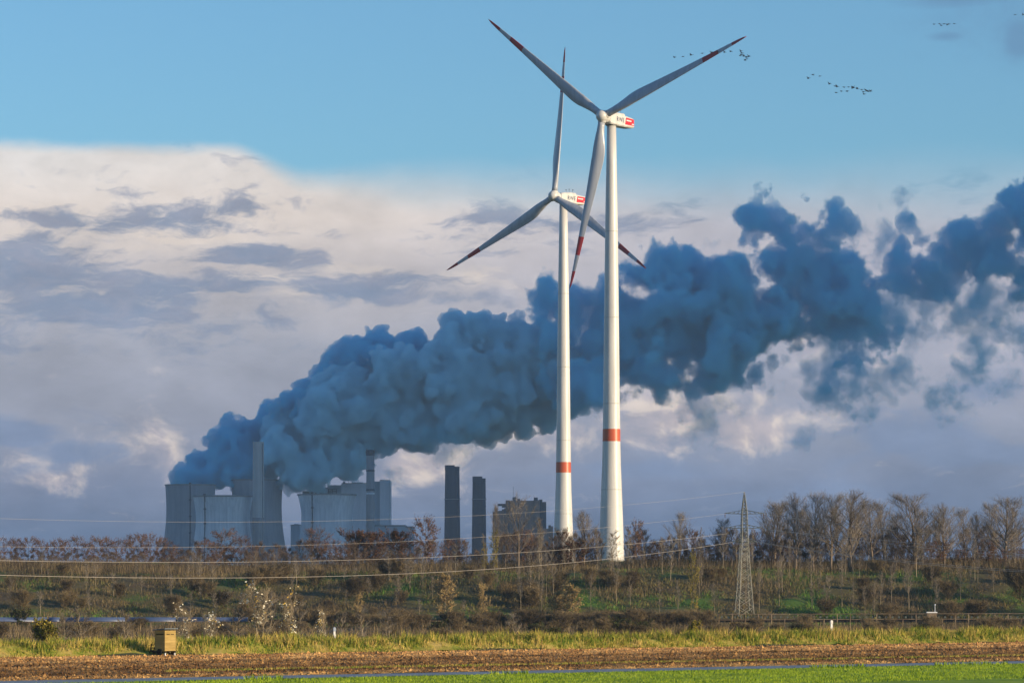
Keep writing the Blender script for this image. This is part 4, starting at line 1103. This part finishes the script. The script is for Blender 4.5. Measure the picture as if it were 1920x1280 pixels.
def mat_steam(name, dens, col, aniso=0.0):
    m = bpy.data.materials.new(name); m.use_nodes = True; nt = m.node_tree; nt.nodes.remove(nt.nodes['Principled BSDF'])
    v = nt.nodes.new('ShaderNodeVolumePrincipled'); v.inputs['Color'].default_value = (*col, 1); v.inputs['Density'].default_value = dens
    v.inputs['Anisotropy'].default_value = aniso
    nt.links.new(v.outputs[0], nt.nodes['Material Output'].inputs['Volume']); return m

def mat_torn(name, dens, col, balls, scale, amp, step, soft=.30):
    """steam torn by the wind: thick at the heart of each billow, shredded by noise towards its edge"""
    m = mat_steam(name, dens, col); t = NT(m.node_tree); v = next(n for n in m.node_tree.nodes if n.type == 'PRINCIPLED_VOLUME')
    p = t.node('ShaderNodeNewGeometry').outputs['Position']
    wn = t.node('ShaderNodeTexNoise'); t.put(wn.inputs['Vector'], p); wn.inputs['Scale'].default_value = 1/45; wn.inputs['Detail'].default_value = 2
    ws = t.node('ShaderNodeVectorMath', operation='MULTIPLY_ADD'); t.put(ws.inputs[0], wn.outputs['Color']); ws.inputs[1].default_value = (75, 75, 75); ws.inputs[2].default_value = (-37.5, -37.5, -37.5)
    wp = t.node('ShaderNodeVectorMath', operation='ADD'); t.put(wp.inputs[0], p); t.put(wp.inputs[1], ws.outputs[0])
    f = None
    for x, y, z, r in balls:
        dn = t.node('ShaderNodeVectorMath', operation='DISTANCE'); t.put(dn.inputs[0], wp.outputs[0]); dn.inputs[1].default_value = (x, y, z)
        k = t.m('MULTIPLY_ADD', dn.outputs['Value'], -1.0/r, 1.0); f = k if f is None else t.m('SMOOTH_MAX', f, k, .12)
    n1 = t.noise(p, 1/scale, 6, .64, .0)
    t.put(v.inputs['Density'], t.mul(t.sstep(.02, .02 + soft, t.m('MULTIPLY_ADD', t.sub(n1, .5), amp, f)), dens))
    m.cycles.volume_step_rate = step
    return m
def torn(name, circles, d0, djit, seed, label, scale=60, amp=2.0, dens=.12, step=.2, rad=1.0, h=6.0, soft=.3):
    g = np.random.default_rng(seed); b = []
    for c in circles:
        d = d0 + g.uniform(-djit, djit); b.append((*P(c[0], c[1], d), c[2]*d/F*rad))
    hull = [(x, y, z, r*1.12 + 24) for x, y, z, r in b]
    v, q = balls_field(hull, h, 20, h*.6, 30, 3, seed)
    m = mat_torn('torn_' + name, dens, SHADED_STEAM, b, scale, amp, step, soft)
    return tag(fast_mesh(name, v, q, m, smooth=True), label, 'steam', 'steam drifting from the power plant')
def plume(name, balls, h, amp, scale, octs, seed, m, label, erode=0.0, holes=()):
    v, q = balls_field(balls, h, 24, amp, scale, octs, seed, erode, holes)
    o = fast_mesh(name, v, q, m, smooth=True)
    return tag(o, label, 'steam', 'steam drifting from the power plant')

SHADED_STEAM = (0.26, 0.845, 0.995)  # steam itself is white; the blue of its shade is put into the colour
M['steam_light'] = mat_steam('lighter_dense_steam', 0.16, (.60, .915, .998))  # front plume: same white steam with a weaker shade tint
M['steam'] = mat_steam('dense_steam', 0.16, SHADED_STEAM)

C1 = [(340,902,20),(357,905,34),(385,902,22),(385,870,30),(410,845,36),(430,822,38),(465,815,35),(440,870,48),(490,822,40),(515,800,42),(540,762,32),(545,805,50),(585,737,33),
      (620,702,36),(655,672,38),(682,652,27),(700,700,50),(722,655,34),(765,647,30),(795,665,30),(640,730,50),(600,770,50),(400,890,30)]
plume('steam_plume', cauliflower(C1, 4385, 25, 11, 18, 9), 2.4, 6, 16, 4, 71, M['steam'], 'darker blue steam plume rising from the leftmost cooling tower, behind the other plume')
C2 = [(455,892,12,52),(481,888,24,55),(508,890,16,52),(478,874,24,40),(500,868,34),(522,838,38),(540,795,42),(545,872,34),(570,840,55),(560,885,38),(600,775,52),(590,880,36),(620,840,62),(600,905,20),(650,860,42),(650,735,56),(690,775,80),(740,700,52),(720,800,52),
      (760,745,80),(820,695,60),(800,780,56),(876,640,56),(905,630,44),(870,720,85),(860,785,48),(950,665,58),(985,640,44),(960,735,80),(910,790,42),(690,815,28),(1010,775,36),(1020,700,82),(985,790,28)]
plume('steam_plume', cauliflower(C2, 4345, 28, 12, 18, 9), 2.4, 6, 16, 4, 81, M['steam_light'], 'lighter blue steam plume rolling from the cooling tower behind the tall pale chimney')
C3 = [(1040,560,36),(1075,572,36),(1030,590,36),(1060,620,56),(1110,640,64),(1070,700,64),(1120,720,60),(1070,750,32),(1150,560,40),(1200,525,48),(1240,505,46),(1290,512,42),(1312,525,40),(1190,610,76),(1275,590,78),(1360,560,68),(1345,640,80),(1225,700,52),(1205,660,50),(1180,710,48),(1130,745,24),(1400,640,54),(1422,690,28),(1300,732,24),(1325,690,30),(1440,590,58),(1390,505,24),(1330,720,24)]
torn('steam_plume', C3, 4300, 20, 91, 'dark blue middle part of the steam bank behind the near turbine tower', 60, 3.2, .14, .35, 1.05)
C4 = [(1440,412,42),(1402,430,22),(1412,395,22),(1470,440,36),(1490,490,46),(1510,430,28),(1552,440,38),(1556,405,18),(1575,500,56),(1620,510,34),(1545,560,56),(1600,590,50),(1640,630,38),(1668,660,22),(1590,660,30),(1505,545,40),(1480,600,36),(1525,620,26),(1500,645,20)]
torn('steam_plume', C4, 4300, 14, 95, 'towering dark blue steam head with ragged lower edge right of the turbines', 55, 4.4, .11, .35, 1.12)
C5 = [(1722,432,26),(1700,505,38),(1745,515,42),(1780,480,40),(1800,455,34),(1842,445,44),(1890,410,38),(1900,380,22),(1880,480,52),(1832,520,36),(1905,545,26),(1960,430,70),(2020,480,70),(1690,470,22),(1668,520,24),(1930,520,50)]
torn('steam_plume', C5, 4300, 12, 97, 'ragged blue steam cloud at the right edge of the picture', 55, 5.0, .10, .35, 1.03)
VEIL = [(1690,560,48),(1660,440,36),(1720,590,44),(1760,560,40),(1830,580,44),(1660,700,44),(1600,720,40),(1560,680,40),(1540,640,36),(1880,600,40),(1700,400,24),(1650,590,46),(1930,620,40),(1480,520,36),(1350,470,18)]
torn('steam_veil', VEIL, 4310, 10, 99, 'thin torn steam veil between the towering head and the ragged cloud', 44, 5.0, .042, .5, 1.2, 6.0, .8)
WISPS = [('small dark steam wisp below the middle of the steam bank', [(1318,775,24),(1335,768,20),(1305,790,16)], 8),
         ('steam shred hanging below the plume left of the dark pair of chimneys', [(830,838,22),(850,852,18),(820,820,22),(870,822,22)], 8),
         ('tiny dark steam puff right of the slim banded chimney', [(738,888,11),(745,886,9)], 4),
         ('small steam shred low between the near turbine tower and the right-hand trees', [(1505,824,11),(1520,828,9)], 5)]
SHREDS = [(1560,752,20),(1635,742,17),(1588,722,22),(1545,700,18),(1830,642,24),(1800,575,24),(1838,672,16),(1812,706,20),(1900,620,18),(1770,742,22),(1797,764,16),(1880,720,18),(1690,720,14),(1740,610,16),(1460,700,16)]
for c_ in SHREDS:
    right_ = c_[0] > 1700
    WISPS.append(('faint torn steam shred low at the right edge below the ragged cloud' if right_ else 'faint torn steam shred below the towering steam head', [c_, (c_[0]+c_[2]*.8, c_[1]-c_[2]*.6, c_[2]*.7), (c_[0]-c_[2]*.9, c_[1]+c_[2]*.5, c_[2]*.6)], 7))
for k, (lb, cs, am) in enumerate(WISPS):
    torn('steam_wisp', cs, 4300, 5, 130 + k, lb, 26, 6.0, .028, .5, 1.8, 3.0, .9)

# unseen cloud, added off to the right to shade power plant and steam
def shade_cloud():
    g = np.random.default_rng(5); c0 = np.array([-20.0, 4260.0, 270.0]) + np.array(SUN_DIR)*5600
    p = np.array([-SUN_DIR[1], SUN_DIR[0], 0.0]); p /= np.linalg.norm(p); up = np.array([0, 0, 1.0]); b = []
    for i in np.linspace(-950, 950, 12):
        for k in np.linspace(-170, 420, 5):
            b.append((*(c0 + p*(i + g.uniform(-50, 50)) + up*(k + g.uniform(-20, 40)) + np.array(SUN_DIR)*g.uniform(-200, 200)), g.uniform(150, 210)))
    v, q = balls_field(b, 26.0, 80, 45, 180, 4, 3)
    o = fast_mesh('cloud', v, q, mat('added_cloud', (0.85, 0.85, 0.86), 1.0, 0.0), smooth=True); kind(o, 'structure')
shade_cloud()

# ---------------------------------------------------------------- air
def haze():
    mb = MB(); mb.box((-5700, -450, -6.0), (5700, 6700, 545)); m = bpy.data.materials.new('haze_air'); m.use_nodes = True
    nt = m.node_tree; nt.nodes.remove(nt.nodes['Principled BSDF']); v = nt.nodes.new('ShaderNodeVolumePrincipled')
    v.inputs['Color'].default_value = (0.50, 0.72, 1.0, 1); v.inputs['Density'].default_value = HAZE
    nt.links.new(v.outputs[0], nt.nodes['Material Output'].inputs['Volume'])
    kind(mb.build('haze', m), 'stuff')
HAZE = 0.00004
haze()

# ---------------------------------------------------------------- sky
def build_world():
    w = bpy.data.worlds.new('World'); scene.world = w; w.use_nodes = True
    nt = w.node_tree; t = NT(nt); bg = nt.nodes['Background']; bg.inputs['Strength'].default_value = 0.84
    sky = t.node('ShaderNodeTexSky', sky_type='NISHITA'); sky.sun_disc = False
    sky.sun_elevation = SUN_EL; sky.sun_rotation = SUN_AZ; sky.altitude = 80; sky.air_density = 1.0; sky.dust_density = 0.3; sky.ozone_density = 2.0
    skyc = t.node('ShaderNodeMix', data_type='RGBA', blend_type='MULTIPLY'); skyc.inputs[0].default_value = 1.0
    t.put(skyc.inputs[6], sky.outputs[0]); skyc.inputs[7].default_value = (SKY*.64, SKY*.97, SKY*1.22, 1)
    d = t.node('ShaderNodeTexCoord').outputs['Generated']
    s = t.node('ShaderNodeSeparateXYZ'); t.put(s.inputs[0], d)
    az = t.m('ARCTAN2', s.outputs[0], s.outputs[1]); el = t.m('ARCSINE', s.outputs[2])
    U_ = t.m('MULTIPLY_ADD', az, F, 960.0); V_ = t.m('MULTIPLY_ADD', el, -F, YH)      # minutes of arc, so to say
    # gentle warp so that nothing runs straight
    wn = t.sub(t.noise(t.vec(t.mul(U_, 1/260), t.mul(V_, 1/120), 3.1), 1, 4, .6), .5)
    Vw = t.m('MULTIPLY_ADD', wn, 95.0, V_)
    col = skyc.outputs[2]
    # ---- high veil: cream above, mauve below, blue grey towards the ground
    edge = t.m('MULTIPLY_ADD', t.sstep(430.0, 570.0, U_), 52.0, 278.0)
    en = t.sub(t.noise(t.vec(t.mul(U_, 1/160), t.mul(V_, 1/80), 7.7), 1, 5, .55), .5)
    e1 = t.m('MULTIPLY_ADD', en, 34.0, edge)
    soft = t.m('MULTIPLY_ADD', t.sstep(380.0, 900.0, U_), 70.0, 22.0)
    soft = t.m('MULTIPLY_ADD', t.sstep(1100.0, 1900.0, U_), 60.0, soft)
    veil = t.sstep(t.sub(e1, t.mul(soft, .45)), t.add(e1, soft), V_)
    stops = lambda L: [((y - 240) / 860, lin(*c)) for y, c in L]
    fr = t.mul(t.sub(Vw, 240.0), 1/860)
    cl = t.ramp(fr, stops([(250, (222, 220, 218)), (400, (230, 217, 207)), (520, (198, 190, 189)), (650, (166, 167, 178)), (800, (152, 155, 170)), (900, (130, 139, 163)), (1000, (104, 121, 150)), (1090, (92, 110, 142))]))
    crr = t.ramp(fr, stops([(250, (186, 200, 210)), (400, (192, 190, 198)), (520, (186, 183, 193)), (650, (176, 176, 190)), (800, (150, 156, 175)), (900, (124, 136, 162)), (1000, (98, 117, 149)), (1090, (90, 109, 142))]))
    vc = t.mix(t.sstep(500.0, 1500.0, U_), cl, crr)
    # ---- streaky grey cloud, left and middle
    sv = t.vec(t.m('MULTIPLY_ADD', V_, 0.0011, t.mul(U_, 1/230)), t.mul(Vw, 1/52), 1.7)
    n1 = t.noise(sv, 1, 6, .60, .35)
    n2 = t.noise(t.vec(t.m('MULTIPLY_ADD', V_, .004, t.mul(U_, 1/95)), t.mul(Vw, 1/34), 9.2), 1, 6, .64, .5)
    g = None
    for (u0, v0, su, sv_, a) in [(110, 412, 190, 22, .85), (30, 440, 120, 26, .5), (330, 410, 130, 30, .85), (430, 394, 110, 24, .75), (230, 425, 120, 16, .7), (470, 480, 150, 30, 1.0), (560, 500, 100, 22, .6), (90, 525, 190, 55, 1.0),
                              (200, 590, 300, 46, 1.05), (20, 600, 120, 60, .6), (330, 545, 240, 40, .85), (400, 610, 90, 12, .5), (650, 548, 140, 30, 1.0), (720, 520, 130, 26, .7), (850, 560, 170, 22, .5), (620, 440, 110, 22, .45), (760, 455, 110, 18, .4), (890, 408, 160, 18, .8), (1120, 415, 190, 20, .65), (960, 470, 150, 22, .35), (1230, 440, 120, 20, .4)]:
        k = t.mul(t.gauss(U_, Vw, u0, v0, su, sv_), a); g = k if g is None else t.m('MAXIMUM', g, k)
    sm = t.add(t.mul(g, .80), t.add(t.mul(t.sub(n1, .5), 1.9), t.mul(t.sub(n2, .5), 1.6)))
    streak = t.mul(t.sstep(.16, .68, sm), .9)
    sc = t.mix(t.sstep(.35, .75, n2), lin(128, 143, 168), lin(150, 154, 172))
    # bright gaps just beside the grey
    glow = None
    for (u0, v0, su, sv_, a) in [(350, 440, 130, 26, .9), (250, 470, 120, 20, .5), (480, 530, 120, 16, .9), (640, 505, 140, 22, .6), (860, 530, 140, 26, .5), (60, 435, 90, 14, .5), (560, 560, 90, 14, .6)]:
        k = t.mul(t.gauss(U_, Vw, u0, v0, su, sv_), a); glow = k if glow is None else t.m('MAXIMUM', glow, k)
    vc = t.mix(t.mul(t.sstep(.15, .8, t.add(glow, t.mul(t.sub(n2, .5), 1.6))), .85), vc, lin(228, 214, 202))
    vc = t.mix(streak, vc, sc)
    # ---- heaped cloud low down: lit cream heads, blue-grey bodies
    w1 = t.noise(t.vec(t.mul(U_, 1/130), t.mul(V_, 1/95), 4.4), 1, 6, .60, .35)
    w2 = t.noise(t.vec(t.mul(t.add(U_, 22.0), 1/130), t.mul(t.add(V_, 16.0), 1/95), 4.4), 1, 6, .60, .35)
    w3 = t.noise(t.vec(t.mul(U_, 1/190), t.mul(V_, 1/85), 14.4), 1, 6, .62, .3)
    rim = t.sub(w1, w2)
    heaps = None
    for (u0, v0, su, sv_, a) in [(270, 850, 130, 60, .9), (130, 895, 190, 45, .8), (350, 870, 60, 50, .5), (1010, 815, 130, 60, .9), (1280, 775, 190, 62, 1.25), (1400, 800, 130, 50, 1.1), (800, 870, 120, 50, .9), (880, 925, 100, 30, .6),
                                 (1265, 690, 60, 45, 1.1), (1500, 600, 80, 80, .8), (1640, 700, 120, 60, .6), (1780, 620, 130, 70, .7), (1560, 790, 90, 40, .6), (1680, 880, 70, 30, .5), (1900, 880, 60, 24, .5), (1480, 480, 60, 60, .5), (720, 900, 50, 40, .6)]:
        k = t.mul(t.gauss(U_, V_, u0, v0, su, sv_), a); heaps = k if heaps is None else t.m('MAXIMUM', heaps, k)
    hm = t.sstep(.30, .95, t.add(t.mul(heaps, .85), t.mul(t.sub(w1, .5), 2.1)))
    hc = t.mix(t.sstep(-.05, .10, rim), lin(196, 184, 186), lin(233, 216, 202))
    vc = t.mix(t.mul(hm, .85), vc, hc)
    dk = None
    for (u0, v0, su, sv_, a) in [(30, 815, 90, 28, 1.1), (150, 850, 120, 26, .8), (60, 880, 120, 20, .5), (230, 800, 50, 14, .4), (1690, 810, 150, 60, .95), (1820, 860, 170, 40, .9), (1640, 850, 90, 40, .6), (1560, 930, 260, 26, .6), (1180, 880, 160, 24, .5), (1340, 780, 30, 22, .6), (1500, 828, 50, 14, .6), (1860, 740, 120, 50, .55), (990, 900, 130, 20, .5)]:
        k = t.mul(t.gauss(U_, V_, u0, v0, su, sv_), a); dk = k if dk is None else t.m('MAXIMUM', dk, k)
    dm = t.sstep(.30, .80, t.add(dk, t.mul(t.sub(w3, .5), 1.9)))
    vc = t.mix(t.mul(dm, .8), vc, lin(122, 138, 168))
    # slight grain of brighter and darker cloud everywhere in the veil
    gr = t.m('MULTIPLY_ADD', t.sub(t.add(t.mul(w3, .6), t.mul(w1, .4)), .5), .85, 1.0)
    gm = t.node('ShaderNodeVectorMath', operation='SCALE'); t.put(gm.inputs[0], vc); t.put(gm.inputs['Scale'], gr)
    col = t.mix(veil, col, gm.outputs[0])
    # ---- thin dark wisps high on the right
    wz = None
    for (u0, v0, su, sv_, a) in [(1790, 20, 160, 22, .8), (1770, 85, 50, 14, .8), (1905, 95, 40, 50, .95), (1860, 60, 120, 20, .4), (1880, 50, 260, 120, .55)]:
        k = t.mul(t.gauss(U_, V_, u0, v0, su, sv_), a); wz = k if wz is None else t.m('MAXIMUM', wz, k)
    wm = t.sstep(.2, .95, t.add(wz, t.mul(t.sub(w1, .5), .9)))
    col = t.mix(t.mul(wm, .5), col, lin(92, 122, 160))
    t.put(bg.inputs['Color'], col)
SKY = 0.13
build_world()
scene.world.cycles.sampling_method = 'MANUAL'; scene.world.cycles.sample_map_resolution = 256

# ---------------------------------------------------------------- sun and camera
su = bpy.data.lights.new('sun', 'SUN'); su.energy = 5.0; su.angle = R(0.5); su.color = (1.0, 0.79, 0.52)
so = link('sun', su); so.rotation_euler = (-SUN_DIR).to_track_quat('-Z', 'Y').to_euler(); so.location = (200, -100, 300)
cam = bpy.data.cameras.new('camera'); co = link('camera', cam); co.location = (0, 0, HC); co.rotation_euler = (R(90), 0, 0)
cam.sensor_width = 36; cam.lens = F*36/1920; cam.shift_y = (YH - 640)/1920; cam.clip_start = 1; cam.clip_end = 20000
scene.camera = co
scene.view_settings.view_transform = 'Standard'; scene.view_settings.look = 'None'
scene.view_settings.exposure = 0.35; scene.view_settings.gamma = 1.0
scene.render.engine = 'CYCLES'
c = scene.cycles
c.max_bounces = 9; c.diffuse_bounces = 2; c.glossy_bounces = 2; c.transmission_bounces = 2; c.transparent_max_bounces = 16; c.volume_bounces = 7
c.use_denoising = True; c.denoiser = 'OPENIMAGEDENOISE'; c.use_adaptive_sampling = True; c.adaptive_threshold = 0.02
c.caustics_reflective = False; c.caustics_refractive = False
